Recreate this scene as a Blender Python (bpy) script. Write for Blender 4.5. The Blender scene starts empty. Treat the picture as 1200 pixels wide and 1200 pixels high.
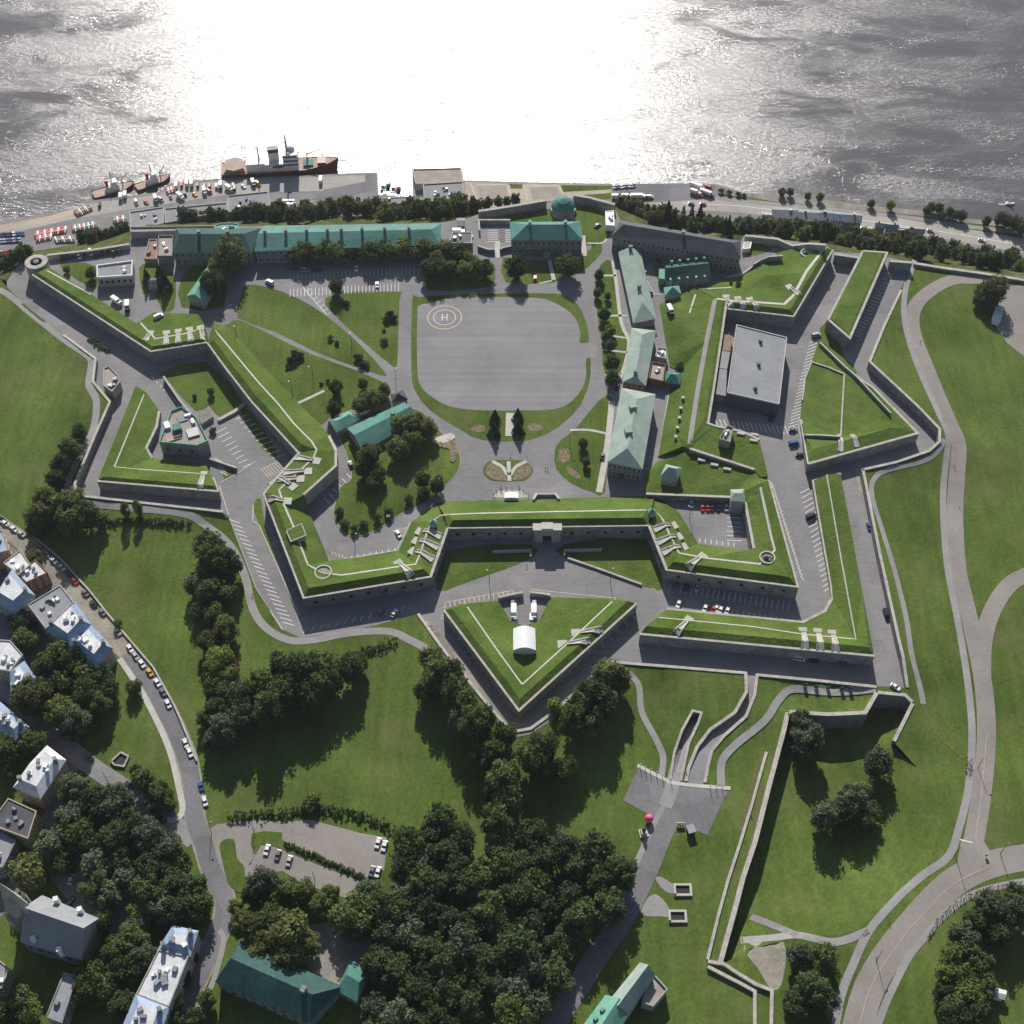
import bpy, bmesh, math, random
from mathutils import Vector, Matrix, Euler
from mathutils.bvhtree import BVHTree
from mathutils.geometry import delaunay_2d_cdt
random.seed(7)
R = math.radians
S = bpy.context.scene
COL = S.collection
# ------------------------------------------------------------------ camera, sky, sun, exposure
F, HOR, HC = 1550.0, 1900.0, 480.0
PIT = math.atan2(HOR, F)
cam = bpy.data.objects.new('camera', bpy.data.cameras.new('camera')); COL.objects.link(cam)
cam.location = (0, 0, HC); cam.rotation_euler = (math.pi/2 - PIT, 0, 0)
cam.data.sensor_width = 36; cam.data.lens = 36*F/1200; cam.data.clip_start = 1; cam.data.clip_end = 20000
S.camera = cam
SUN_EL, SUN_AZ = R(34), R(-4.5)          # azimuth measured from +Y towards +X
w = bpy.data.worlds.new("World"); S.world = w; w.use_nodes = True
nt = w.node_tree; bg = nt.nodes['Background']
sky = nt.nodes.new('ShaderNodeTexSky'); sky.sky_type = 'NISHITA'; sky.sun_disc = False
sky.sun_elevation = SUN_EL; sky.sun_rotation = SUN_AZ; sky.air_density = 1.0; sky.dust_density = 1.0
nt.links.new(sky.outputs[0], bg.inputs[0]); bg.inputs[1].default_value = 0.062
sl = bpy.data.lights.new('sun', 'SUN'); sun = bpy.data.objects.new('sun', sl); COL.objects.link(sun)
sl.energy = 4.4; sl.angle = R(0.5); sl.color = (1.0, 0.965, 0.91)
sd = Vector((math.sin(SUN_AZ)*math.cos(SUN_EL), math.cos(SUN_AZ)*math.cos(SUN_EL), math.sin(SUN_EL)))
sun.rotation_euler = sd.to_track_quat('Z', 'Y').to_euler(); sun.location = (0, 0, 900)
S.view_settings.view_transform = 'Standard'; S.view_settings.look = 'None'
S.view_settings.exposure = 0.45; S.view_settings.gamma = 1.0
# ------------------------------------------------------------------ picture <-> place
CP, SP = math.cos(PIT), math.sin(PIT)
def ray(px, py):
    u, v = px-600, py-600
    return Vector((u, F*CP - v*SP, -F*SP - v*CP))
CAM = Vector((0, 0, HC))
def W(px, py, z=0.0):
    d = ray(px, py); t = (HC - z)/(-d.z)
    return Vector((d.x*t, d.y*t, z))
def proj(p):
    d = Vector(p) - CAM
    zc = d.y*CP - d.z*SP
    return 600 + F*d.x/zc, 600 - F*(d.y*SP + d.z*CP)/zc
def mpp(p):                                # metres per photo pixel at a world point
    d = Vector(p) - CAM
    return (d.y*CP - d.z*SP)/F
# ------------------------------------------------------------------ materials
MATS = {}
def mat(name, col, rough=0.8, var=0.25, scale=0.15, spec=0.3, metal=0.0, fine=0.0, fscale=2.0, col2=None, objrand=0.0, bump=0.0, bscale=1.0, stripes=None, patch=0.0, pscale=0.05, dry=None, leaf=False):
    m = bpy.data.materials.new(name); m.use_nodes = True
    N, L = m.node_tree.nodes, m.node_tree.links
    b = N['Principled BSDF']; b.inputs['Roughness'].default_value = rough; b.inputs['Metallic'].default_value = metal
    b.inputs['Specular IOR Level'].default_value = spec
    g = N.new('ShaderNodeNewGeometry'); pos = g.outputs['Position']
    if objrand >= 0 and objrand != 0:
        pass
    no = N.new('ShaderNodeTexNoise'); no.inputs['Scale'].default_value = scale; no.inputs['Detail'].default_value = 6; no.inputs['Roughness'].default_value = 0.65
    L.new(pos, no.inputs['Vector'])
    cr = N.new('ShaderNodeValToRGB')
    c1 = [c*(1-var) for c in col]; c2 = list(col2) if col2 else [min(1, c*(1+var)) for c in col]
    cr.color_ramp.elements[0].position = 0.32; cr.color_ramp.elements[1].position = 0.68
    cr.color_ramp.elements[0].color = (*c1, 1); cr.color_ramp.elements[1].color = (*c2, 1)
    L.new(no.outputs[0], cr.inputs[0]); out = cr.outputs[0]
    def mulnode(val_socket, lo, hi):
        nonlocal out
        mr = N.new('ShaderNodeMapRange'); mr.inputs[1].default_value = 0.25; mr.inputs[2].default_value = 0.75
        mr.inputs[3].default_value = lo; mr.inputs[4].default_value = hi
        L.new(val_socket, mr.inputs[0])
        mx = N.new('ShaderNodeMix'); mx.data_type = 'RGBA'; mx.blend_type = 'MULTIPLY'; mx.inputs[0].default_value = 1
        L.new(out, mx.inputs[6]); L.new(mr.outputs[0], mx.inputs[7]); out = mx.outputs[2]
    if fine:
        n2 = N.new('ShaderNodeTexNoise'); n2.inputs['Scale'].default_value = fscale; n2.inputs['Detail'].default_value = 3
        L.new(pos, n2.inputs['Vector']); mulnode(n2.outputs[0], 1-fine, 1+fine)
    if stripes:
        sx, sy, sz, amt, dist = stripes
        mp = N.new('ShaderNodeMapping'); mp.inputs['Scale'].default_value = (sx, sy, sz); L.new(pos, mp.inputs['Vector'])
        n3 = N.new('ShaderNodeTexNoise'); n3.inputs['Scale'].default_value = 1; n3.inputs['Detail'].default_value = dist
        L.new(mp.outputs[0], n3.inputs['Vector']); mulnode(n3.outputs[0], 1-amt, 1+amt)
    if patch:
        vo = N.new('ShaderNodeTexVoronoi'); vo.inputs['Scale'].default_value = pscale; vo.distance = 'CHEBYCHEV'; L.new(pos, vo.inputs['Vector'])
        sp = N.new('ShaderNodeSeparateColor'); L.new(vo.outputs['Color'], sp.inputs[0]); mulnode(sp.outputs[0], 1-patch, 1+patch)
    if dry:
        n5 = N.new('ShaderNodeTexNoise'); n5.inputs['Scale'].default_value = dry[3]; n5.inputs['Detail'].default_value = 7; n5.inputs['Roughness'].default_value = .7; L.new(pos, n5.inputs['Vector'])
        mr = N.new('ShaderNodeMapRange'); mr.inputs[1].default_value = .52; mr.inputs[2].default_value = .72; mr.inputs[3].default_value = 0; mr.inputs[4].default_value = dry[4]; L.new(n5.outputs[0], mr.inputs[0])
        mx = N.new('ShaderNodeMix'); mx.data_type = 'RGBA'; L.new(mr.outputs[0], mx.inputs[0]); L.new(out, mx.inputs[6]); mx.inputs[7].default_value = (*dry[:3], 1); out = mx.outputs[2]
    if objrand > 0:
        oi = N.new('ShaderNodeObjectInfo'); mr = N.new('ShaderNodeMapRange')
        mr.inputs[3].default_value = 1-objrand; mr.inputs[4].default_value = 1+objrand; L.new(oi.outputs['Random'], mr.inputs[0])
        mx = N.new('ShaderNodeMix'); mx.data_type = 'RGBA'; mx.blend_type = 'MULTIPLY'; mx.inputs[0].default_value = 1
        L.new(out, mx.inputs[6]); L.new(mr.outputs[0], mx.inputs[7]); out = mx.outputs[2]
    L.new(out, b.inputs['Base Color'])
    if bump:
        n4 = N.new('ShaderNodeTexNoise'); n4.inputs['Scale'].default_value = bscale; n4.inputs['Detail'].default_value = 4
        L.new(pos, n4.inputs['Vector']); bp = N.new('ShaderNodeBump'); bp.inputs['Strength'].default_value = 1; bp.inputs['Distance'].default_value = bump
        L.new(n4.outputs[0], bp.inputs['Height']); L.new(bp.outputs[0], b.inputs['Normal'])
    if leaf:
        tr = N.new('ShaderNodeBsdfTranslucent'); ms = N.new('ShaderNodeMixShader'); ms.inputs[0].default_value = .38
        L.new(out, tr.inputs['Color']); L.new(b.outputs[0], ms.inputs[1]); L.new(tr.outputs[0], ms.inputs[2]); L.new(ms.outputs[0], N['Material Output'].inputs['Surface'])
    MATS[name] = m
    return m
GRASS = (0.083, 0.135, 0.022)
mat('grass', (0.077, 0.122, 0.023), 1.0, 0.30, 0.022, 0.05, fine=0.26, fscale=0.7, col2=(0.112, 0.155, 0.036), stripes=(0.28, 0.035, 0.1, 0.16, 3), dry=(0.155, 0.145, 0.062, 0.03, 0.6))
mat('grass_rampart', (0.078, 0.132, 0.023), 1.0, 0.28, 0.05, 0.05, fine=0.25, fscale=1.1, col2=(0.112, 0.160, 0.036), bump=0.35, bscale=0.5, dry=(0.165, 0.15, 0.055, 0.11, 0.55))
mat('grass_rough', (0.085, 0.11, 0.028), 1.0, 0.35, 0.06, 0.05, fine=0.3, fscale=0.7, col2=(0.17, 0.15, 0.07), bump=0.3, bscale=0.5)
mat('cliff_scrub', (0.05, 0.07, 0.022), 1.0, 0.4, 0.08, 0.05, fine=0.4, fscale=0.5, col2=(0.10, 0.11, 0.04), bump=0.8, bscale=0.3)
mat('dry_bank', (0.17, 0.14, 0.07), 1.0, 0.25, 0.1, 0.05, fine=0.25, fscale=0.8, col2=(0.12, 0.14, 0.05))
mat('asphalt', (0.215, 0.205, 0.205), 0.9, 0.16, 0.035, 0.25, fine=0.12, fscale=0.8, stripes=(0.12, 0.5, 0.2, 0.09, 4), patch=0.06, pscale=0.045)
mat('asphalt_dark', (0.165, 0.16, 0.165), 0.9, 0.16, 0.05, 0.25, fine=0.12, fscale=0.8, patch=0.08, pscale=0.06)
mat('asphalt_park', (0.25, 0.225, 0.205), 0.9, 0.12, 0.05, 0.2, fine=0.09, fscale=0.6, patch=0.03, pscale=0.03)
mat('parade', (0.225, 0.215, 0.215), 0.9, 0.10, 0.04, 0.25, fine=0.07, fscale=0.9, stripes=(0.006, 0.30, 0.1, 0.15, 4), patch=0.03, pscale=0.05)
mat('path', (0.27, 0.26, 0.25), 0.9, 0.14, 0.08, 0.2, fine=0.10, fscale=0.9)
mat('gravel', (0.25, 0.23, 0.20), 1.0, 0.28, 0.08, 0.1, fine=0.2, fscale=0.8, col2=(0.34, 0.31, 0.26))
mat('concrete', (0.42, 0.40, 0.36), 0.85, 0.15, 0.2, 0.2, fine=0.1, fscale=1.5)
mat('pale_concrete', (0.45, 0.43, 0.385), 0.8, 0.12, 0.2, 0.2, fine=0.1, fscale=1.5)
mat('quay', (0.36, 0.33, 0.30), 0.9, 0.15, 0.03, 0.2, fine=0.12, fscale=0.5)
mat('quay_tan', (0.42, 0.36, 0.27), 0.9, 0.15, 0.03, 0.2, fine=0.12, fscale=0.5)
mat('stone', (0.24, 0.235, 0.225), 0.9, 0.28, 0.25, 0.15, fine=0.25, fscale=1.6, stripes=(0.35, 0.35, 1.6, 0.20, 2), bump=0.08, bscale=2)
mat('stone_pale', (0.36, 0.34, 0.31), 0.9, 0.22, 0.25, 0.15, fine=0.2, fscale=1.6, stripes=(0.35, 0.35, 1.6, 0.15, 2))
mat('coping', (0.40, 0.37, 0.33), 0.85, 0.2, 0.3, 0.2, fine=0.15, fscale=1.2)
mat('tan_wall', (0.40, 0.31, 0.21), 0.9, 0.15, 0.3, 0.15, fine=0.1, fscale=2)
mat('brick', (0.20, 0.10, 0.075), 0.9, 0.2, 0.3, 0.15, fine=0.15, fscale=2)
mat('copper', (0.15, 0.33, 0.255), 0.75, 0.18, 0.12, 0.15, fine=0.08, fscale=0.9, stripes=(0.7, 0.7, 0.1, 0.08, 1))
mat('copper_dark', (0.034, 0.085, 0.078), 0.75, 0.25, 0.12, 0.2, fine=0.15, fscale=0.7, stripes=(0.8, 0.8, 0.1, 0.12, 1))
mat('copper_teal', (0.075, 0.205, 0.17), 0.7, 0.2, 0.12, 0.2, fine=0.10, fscale=0.9, stripes=(0.8, 0.8, 0.1, 0.10, 1))
mat('copper_pale', (0.29, 0.355, 0.305), 0.8, 0.16, 0.12, 0.12, fine=0.06, fscale=0.9, stripes=(0.7, 0.7, 0.1, 0.07, 1))
mat('slate', (0.07, 0.073, 0.085), 0.7, 0.25, 0.2, 0.3, fine=0.15, fscale=1.2, stripes=(0.8, 0.8, 0.1, 0.08, 1))
mat('tin_white', (0.58, 0.58, 0.585), 0.7, 0.14, 0.2, 0.2, fine=0.10, fscale=0.8)
mat('tin_blue', (0.25, 0.32, 0.43), 0.5, 0.18, 0.2, 0.4, fine=0.10, fscale=0.8)
mat('roof_grey', (0.27, 0.275, 0.285), 0.95, 0.12, 0.08, 0.05, fine=0.08, fscale=0.6)
mat('roof_tan', (0.32, 0.28, 0.24), 0.85, 0.15, 0.1, 0.2, fine=0.10, fscale=0.7)
mat('roof_brown', (0.25, 0.17, 0.13), 0.85, 0.15, 0.1, 0.2, fine=0.10, fscale=0.7)
mat('white', (0.78, 0.78, 0.77), 0.6, 0.05, 0.3, 0.3)
mat('line_paint', (0.74, 0.72, 0.66), 0.8, 0.12, 0.6, 0.2)
mat('yellow_paint', (0.58, 0.47, 0.29), 0.8, 0.15, 0.6, 0.2)
mat('glass', (0.03, 0.036, 0.042), 0.12, 0.1, 0.3, 0.6)
mat('black', (0.02, 0.02, 0.022), 0.7, 0.1, 0.3, 0.3)
mat('tyre', (0.02, 0.02, 0.02), 0.9, 0.1, 0.3, 0.2)
mat('metal', (0.22, 0.22, 0.23), 0.5, 0.1, 0.4, 0.4, metal=0.4)
mat('dark_metal', (0.06, 0.065, 0.07), 0.55, 0.1, 0.4, 0.4)
mat('hull_red', (0.20, 0.035, 0.03), 0.5, 0.2, 0.2, 0.4, fine=0.1)
mat('deck_tan', (0.42, 0.32, 0.26), 0.8, 0.15, 0.2, 0.2)
mat('ship_white', (0.78, 0.78, 0.79), 0.5, 0.06, 0.3, 0.3)
mat('red', (0.55, 0.03, 0.03), 0.5, 0.1, 0.4, 0.4)
mat('buoy_red', (0.50, 0.07, 0.06), 0.6, 0.2, 0.4, 0.3)
mat('buoy_green', (0.06, 0.26, 0.13), 0.6, 0.2, 0.4, 0.3)
mat('pink', (0.80, 0.10, 0.30), 0.5, 0.05, 0.4, 0.3)
mat('bark', (0.09, 0.07, 0.05), 0.95, 0.2, 1.0, 0.1)
mat('flowers', (0.15, 0.105, 0.06), 1.0, 0.5, 0.9, 0.1, col2=(0.30, 0.26, 0.17), fine=0.4, fscale=2)
mat('skin', (0.45, 0.28, 0.2), 0.7, 0.05, 1, 0.2)
mat('cloth_dark', (0.04, 0.045, 0.06), 0.9, 0.1, 1, 0.1)
mat('cloth_white', (0.6, 0.6, 0.6), 0.9, 0.1, 1, 0.1)
mat('cloth_red', (0.45, 0.05, 0.05), 0.9, 0.1, 1, 0.1)
mat('cloth_blue', (0.08, 0.13, 0.32), 0.9, 0.1, 1, 0.1)
mat('bronze', (0.10, 0.13, 0.10), 0.6, 0.2, 1, 0.4)
for nm, c, c2 in (('leaf_dark', (0.056, 0.090, 0.032), (0.112, 0.150, 0.060)), ('leaf_mid', (0.082, 0.124, 0.036), (0.158, 0.196, 0.066)),
                  ('leaf_light', (0.145, 0.195, 0.044), (0.24, 0.275, 0.075)), ('leaf_olive', (0.115, 0.138, 0.046), (0.20, 0.215, 0.08)),
                  ('leaf_grey', (0.098, 0.128, 0.066), (0.18, 0.212, 0.125)), ('leaf_red', (0.11, 0.042, 0.034), (0.18, 0.075, 0.055)),
                  ('leaf_fir', (0.022, 0.040, 0.018), (0.045, 0.068, 0.030))):
    mat(nm, c, 0.85, 0.15, 0.45, 0.12, col2=c2, objrand=0.30, fine=0.25, fscale=1.3, leaf=True)
for nm, c in (('white', (0.75, 0.75, 0.75)), ('black', (0.018, 0.018, 0.02)), ('grey', (0.14, 0.145, 0.15)), ('silver', (0.42, 0.43, 0.44)),
              ('red', (0.45, 0.025, 0.03)), ('blue', (0.035, 0.09, 0.28)), ('yellow', (0.65, 0.38, 0.04)), ('dark blue', (0.02, 0.03, 0.07)),
              ('brown', (0.14, 0.08, 0.05)), ('green', (0.05, 0.11, 0.06))):
    mat('paint_'+nm, c, 0.3, 0.03, 0.4, 0.5)
# ------------------------------------------------------------------ mesh helpers
class MB:
    def __init__(s): s.v, s.f, s.m = [], [], []
    def add(s, vs, fs, mi=0):
        o = len(s.v); s.v += [tuple(v) for v in vs]; s.f += [tuple(i+o for i in f) for f in fs]; s.m += [mi]*len(fs)
    def quad(s, a, b, c, d, mi=0): s.add([a, b, c, d], [(0, 1, 2, 3)], mi)
    def prism(s, poly, z0, z1, mi=0, mtop=None):
        n = len(poly)
        if sum(poly[i][0]*poly[(i+1) % n][1]-poly[(i+1) % n][0]*poly[i][1] for i in range(n)) < 0: poly = poly[::-1]
        zz = (lambda z, i: z[i] if isinstance(z, (list, tuple)) else z)
        s.add([(p[0], p[1], zz(z0, i)) for i, p in enumerate(poly)]+[(p[0], p[1], zz(z1, i)) for i, p in enumerate(poly)],
              [(i, (i+1) % n, n+(i+1) % n, n+i) for i in range(n)]+[tuple(range(n-1, -1, -1))], mi)
        s.add([(p[0], p[1], zz(z1, i)) for i, p in enumerate(poly)], [tuple(range(n))], mi if mtop is None else mtop)
    def box(s, c, dx, dy, z0, z1, ang=0.0, mi=0):
        ca, sa = math.cos(ang), math.sin(ang)
        s.prism([(c[0]+x*ca-y*sa, c[1]+x*sa+y*ca) for x, y in ((-dx/2, -dy/2), (dx/2, -dy/2), (dx/2, dy/2), (-dx/2, dy/2))], z0, z1, mi)
    def tube(s, pts, rs, n=8, mi=0, cap=True):
        pts = [Vector(p) for p in pts]; o = len(s.v); rings = []
        for k, p in enumerate(pts):
            d = (pts[min(k+1, len(pts)-1)]-pts[max(k-1, 0)]).normalized()
            a = d.cross(Vector((0.31, 0.95, 0.05))).normalized(); b = d.cross(a)
            r = rs[k] if isinstance(rs, (list, tuple)) else rs
            rings.append([p+(a*math.cos(2*math.pi*i/n)+b*math.sin(2*math.pi*i/n))*r for i in range(n)])
        fs = []
        for k in range(len(pts)-1):
            for i in range(n): fs.append((k*n+i, k*n+(i+1) % n, (k+1)*n+(i+1) % n, (k+1)*n+i))
        if cap: fs += [tuple(range(n)), tuple(range((len(pts)-1)*n+n-1, (len(pts)-1)*n-1, -1))]
        s.add([v for r in rings for v in r], fs, mi)
    def lathe(s, c, prof, n=16, mi=0):
        vs = [(c[0]+r*math.cos(2*math.pi*i/n), c[1]+r*math.sin(2*math.pi*i/n), c[2]+z) for r, z in prof for i in range(n)]
        fs = [(k*n+i, k*n+(i+1) % n, (k+1)*n+(i+1) % n, (k+1)*n+i) for k in range(len(prof)-1) for i in range(n)]
        fs.append(tuple((len(prof)-1)*n+i for i in range(n)))
        s.add(vs, fs, mi)
    def build(s, name, mats, parent=None, origin=None, smooth=False):
        me = bpy.data.meshes.new(name)
        o = Vector(origin) if origin is not None else (parent.location.copy() if parent else Vector((0, 0, 0)))
        me.from_pydata([(v[0]-o.x, v[1]-o.y, v[2]-o.z) for v in s.v], [], s.f)
        ms = mats if isinstance(mats, (list, tuple)) else [mats]
        for m in ms: me.materials.append(MATS[m])
        me.polygons.foreach_set('material_index', s.m)
        if smooth: me.polygons.foreach_set('use_smooth', [True]*len(me.polygons))
        me.update()
        ob = bpy.data.objects.new(name, me); COL.objects.link(ob)
        if parent: ob.parent = parent
        else: ob.location = o
        return ob
def empty(name, loc=(0, 0, 0)):
    o = bpy.data.objects.new(name, None); COL.objects.link(o); o.location = loc; o.empty_display_size = 0.5
    return o
THINGS = []
def tag(o, label, cat, group=None, kind=None):
    if kind: o['kind'] = kind
    if label: o['label'] = label
    if cat: o['category'] = cat
    if group: o['group'] = group
    THINGS.append(o)
    return o
def struct(o, kind='structure'):
    o['kind'] = kind; return o
def copy_tree(o, parent=None):
    c = o.copy(); COL.objects.link(c)
    if parent: c.parent = parent
    for ch in KIDS.get(o.name, []): 
        n = copy_tree(ch, c); KIDS.setdefault(c.name, []).append(n)
    return c
KIDS = {}
def kids_of(root, lst): KIDS[root.name] = lst
def inpoly(x, y, P):
    c = False; j = len(P)-1
    for i in range(len(P)):
        if (P[i][1] > y) != (P[j][1] > y) and x < (P[j][0]-P[i][0])*(y-P[i][1])/(P[j][1]-P[i][1])+P[i][0]: c = not c
        j = i
    return c
def cdt(boundary, holes=(), lines=(), pts=()):
    """boundary etc. are lists of (x,y,z); returns verts, tris"""
    V, E = [], []
    def loop(L, closed):
        o = len(V); V.extend(L); n = len(L)
        E.extend([(o+i, o+(i+1) % n) for i in range(n if closed else n-1)])
    loop(boundary, True)
    for h in holes: loop(h, True)
    for l in lines: loop(l, False)
    V.extend(pts)
    cx, cy = V[0][0], V[0][1]
    r = delaunay_2d_cdt([Vector((v[0]-cx, v[1]-cy)) for v in V], E, [], 0, 0.01, True)
    ov, oe, of, ids = r[0], r[1], r[2], r[3]
    out = []
    for p, idl in zip(ov, ids):
        if idl: z = max(V[i][2] for i in idl) if False else V[idl[0]][2]
        else: z = min(V, key=lambda q: (q[0]-cx-p.x)**2+(q[1]-cy-p.y)**2)[2]
        out.append((p.x+cx, p.y+cy, z))
    fs = []
    for f in of:
        mx = sum(out[i][0] for i in f)/3; my = sum(out[i][1] for i in f)/3
        if inpoly(mx, my, boundary) and not any(inpoly(mx, my, h) for h in holes):
            a, b, c = (out[i] for i in f)
            if (b[0]-a[0])*(c[1]-a[1])-(b[1]-a[1])*(c[0]-a[0]) < 0: f = f[::-1]
            fs.append(tuple(f))
    return out, fs
LV, LF, AV, AF = [], [], [], []
def addbvh(v, f, land=True):
    if land: o = len(LV); LV.extend(v); LF.extend([tuple(i+o for i in t) for t in f])
    o = len(AV); AV.extend(v); AF.extend([tuple(i+o for i in t) for t in f])
BV = {}
def mkbvh():
    BV['land'] = BVHTree.FromPolygons([Vector(v) for v in LV], LF); BV['all'] = BVHTree.FromPolygons([Vector(v) for v in AV], AF)
def P(px, py, b='all'):
    h = BV[b].ray_cast(CAM, ray(px, py).normalized())
    return h[0] if h[0] is not None else W(px, py, 0)
def Z(x, y, b='all'):
    h = BV[b].ray_cast(Vector((x, y, 300)), Vector((0, 0, -1)))
    return h[0].z if h[0] is not None else 0.0
def smoothline(p, closed=False, k=5):
    n = len(p); o = []
    g = (lambda i: p[i % n]) if closed else (lambda i: p[max(0, min(n-1, i))])
    for i in range(n if closed else n-1):
        a, b, c, d = g(i-1), g(i), g(i+1), g(i+2)
        for j in range(k):
            t = j/k
            o.append(tuple(0.5*((2*b[q])+(-a[q]+c[q])*t+(2*a[q]-5*b[q]+4*c[q]-d[q])*t*t+(-a[q]+3*b[q]-3*c[q]+d[q])*t**3) for q in range(len(b))))
    if not closed: o.append(tuple(p[-1]))
    return o
def densify(P3, step, closed=True):
    o = []; n = len(P3)
    for i in range(n if closed else n-1):
        a, b = Vector(P3[i][:2]), Vector(P3[(i+1) % n][:2]); k = max(1, int((b-a).length/step))
        for j in range(k): q = a.lerp(b, j/k); o.append((q.x, q.y))
    if not closed: o.append(tuple(P3[-1][:2]))
    return o
def sheet(name, px, m, off=0.03, b='land', flat=None, smooth=0, step=5.0, world=False, holes=(), parent=None, kind='structure'):
    if smooth: px = smoothline(px, True, smooth)
    pw = px if world else ([W(x, y, flat) for x, y in px] if flat is not None else [P(x, y, b) for x, y in px])
    hw = [[W(x, y, flat or 0) for x, y in h] for h in holes]
    if flat is not None:
        v, f = cdt([(p[0], p[1], flat+off) for p in pw], [[(p[0], p[1], flat+off) for p in h] for h in hw])
    else:
        bd = densify(pw, step); xs = [q[0] for q in bd]; ys = [q[1] for q in bd]; pts = []
        x = min(xs)
        while x < max(xs):
            y = min(ys)
            while y < max(ys):
                if inpoly(x, y, bd): pts.append((x, y, 0))
                y += step
            x += step
        v, f = cdt([(q[0], q[1], 0) for q in bd], [], [], pts)
        v = [(q[0], q[1], Z(q[0], q[1], b)+off) for q in v]
    mb = MB(); mb.add(v, f); o = mb.build(name, m, parent)
    if kind and not parent: o['kind'] = kind
    return o
def strip(name, px, width, m, off=0.05, b='land', flat=None, smooth=5, parent=None, kind='structure', thick=0.0, world=False, step=3.0):
    if smooth and not world: px = smoothline(px, False, smooth)
    pw = px if world else [W(x, y, flat) if flat is not None else P(x, y, b) for x, y in px]
    c = [Vector(q) for q in densify(pw, step, False)]; mb = MB(); L, Rr = [], []
    for i, q in enumerate(c):
        d = c[min(i+1, len(c)-1)]-c[max(i-1, 0)]; n = Vector((-d.y, d.x)).normalized()*(width/2)
        for side, lst in ((q+n, L), (q-n, Rr)):
            z = (flat if flat is not None else Z(side.x, side.y, b))+off
            lst.append((side.x, side.y, z))
    k = len(c)
    mid = [(q.x, q.y, (flat if flat is not None else Z(q.x, q.y, b))+off) for q in c]
    mb.add(L+mid+Rr, [(k+i, k+i+1, i+1, i) for i in range(k-1)]+[(2*k+i, 2*k+i+1, k+i+1, k+i) for i in range(k-1)])
    o = mb.build(name, m, parent)
    if kind and not parent: o['kind'] = kind
    return o
def offsetline(pts, d, closed=False):
    """offset to the left by d"""
    n = len(pts); o = []
    for i in range(n):
        a = Vector(pts[(i-1) % n][:2]) if (closed or i > 0) else None; b = Vector(pts[i][:2]); c = Vector(pts[(i+1) % n][:2]) if (closed or i < n-1) else None
        ns = []
        for u, v in ((a, b), (b, c)):
            if u is not None and v is not None and (v-u).length > 1e-6: t = (v-u).normalized(); ns.append(Vector((-t.y, t.x)))
        nn = ns[0] if len(ns) == 1 else (ns[0]+ns[1])
        if nn.length < 0.3: nn = ns[0]
        nn = nn.normalized(); k = min(2.2, 1/max(0.35, nn.dot(ns[0])))
        q = b+nn*d*k; o.append((q.x, q.y))
    return o
def wallmesh(mb, pts, z0, t_out, t_in, dz=0.0, mi=0, left_is_in=True, z0s=None):
    """wall along pts (x,y,ztop). in side is left when left_is_in"""
    s = 1 if left_is_in else -1
    A = offsetline(pts, -s*t_out); B = offsetline(pts, s*t_in); n = len(pts)
    vs = []
    for i in range(n):
        zt = pts[i][2]+dz; zb = z0s[i] if z0s else z0
        vs += [(A[i][0], A[i][1], zb), (A[i][0], A[i][1], zt), (B[i][0], B[i][1], zt), (B[i][0], B[i][1], zb)]
    fs = []
    for i in range(n-1):
        a, b = 4*i, 4*i+4
        for q in ((0, 1), (1, 2), (2, 3)): fs.append((a+q[0], b+q[0], b+q[1], a+q[1]) if s > 0 else (a+q[1], b+q[1], b+q[0], a+q[0]))
    fs += [(0, 1, 2, 3), (4*n-1, 4*n-2, 4*n-3, 4*n-4)]
    mb.add(vs, fs, mi)
def freewall(name, label, cat, px, h, t=0.8, m='stone', b='land', copm='coping', flat=None, world=False, group=None):
    pw = [Vector(p) for p in px] if world else [W(x, y, flat) if flat is not None else P(x, y, b) for x, y in px]
    pw = [Vector((q[0], q[1], 0)) for q in densify(pw, 8, False)]
    z = [(flat if flat is not None else Z(q.x, q.y, b)) for q in pw]
    root = empty(name, (pw[0].x, pw[0].y, z[0])); tag(root, label, cat, group)
    pts = [(q.x, q.y, zz+h) for q, zz in zip(pw, z)]
    mb = MB(); wallmesh(mb, pts, 0, t/2, t/2, z0s=[zz-0.5 for zz in z]); mb.build('wall', m, root)
    mb = MB(); wallmesh(mb, [(p[0], p[1], p[2]+0.2) for p in pts], 0, t/2+0.12, t/2+0.12, z0s=[p[2] for p in pts]); mb.build('coping', copm, root)
    return root
# ------------------------------------------------------------------ the land
CS = [(8,336,0),(37,364,.8),(75,392,1.5),(113,420,4),(110,447,4),(130,471,4.5),(110,516,4.5),(89,567,4.5),(91,580,4.2),(180,590,4),(262,599,3.4),(268,606,1.4),(300,690,.3),(332,738,0),(352,747,0),(420,738,0),(491,719,.6),(520,760,3),(570,822,4),(600,857,4),(621,853,4),(645,836,4),(692,797,4),(717,775,3.5),(780,780,3.5),(875,788,3.5),
 (876,811,3.3),(862,836,2.6),(833,856,1.8),(818,876,.9),(808,901,.3),(805,916,0),(825,917,0),(828,898,.3),(833,879,.9),(847,862,1.8),(873,839,2.6),(883,814,3.3),(886,790,3.5),
 (960,797,3.5),(1027,804,3.2),(1062,806,2.5),(1057,770,5),(1052,750,5),(1030,650,5),(1010,550,5),(1050,541,5),(1088,528,5),(1100,517,5),(1100,503,5),(1075,477,5),(1045,449,5),(1018,424,5),(1035,382,2),(1055,340,.6),(1070,308,0)]
TOP = [(8,330),(20,312),(42,299),(60,299),(152,287),(155,268),(185,266),(300,265),(516,261),(545,257),(562,251),(655,235),(676,231),(719,242),(727,258),(868,283),(872,276),(968,287),(978,295),(1010,297),(1042,302),(1070,308)]
FOOT = [(-320,322),(0,300),(60,291),(150,274),(160,261),(300,257),(520,249),(560,245),(650,237),(720,242),(760,255),(870,267),(950,274),(1050,289),(1200,311),(1550,345)]
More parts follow.
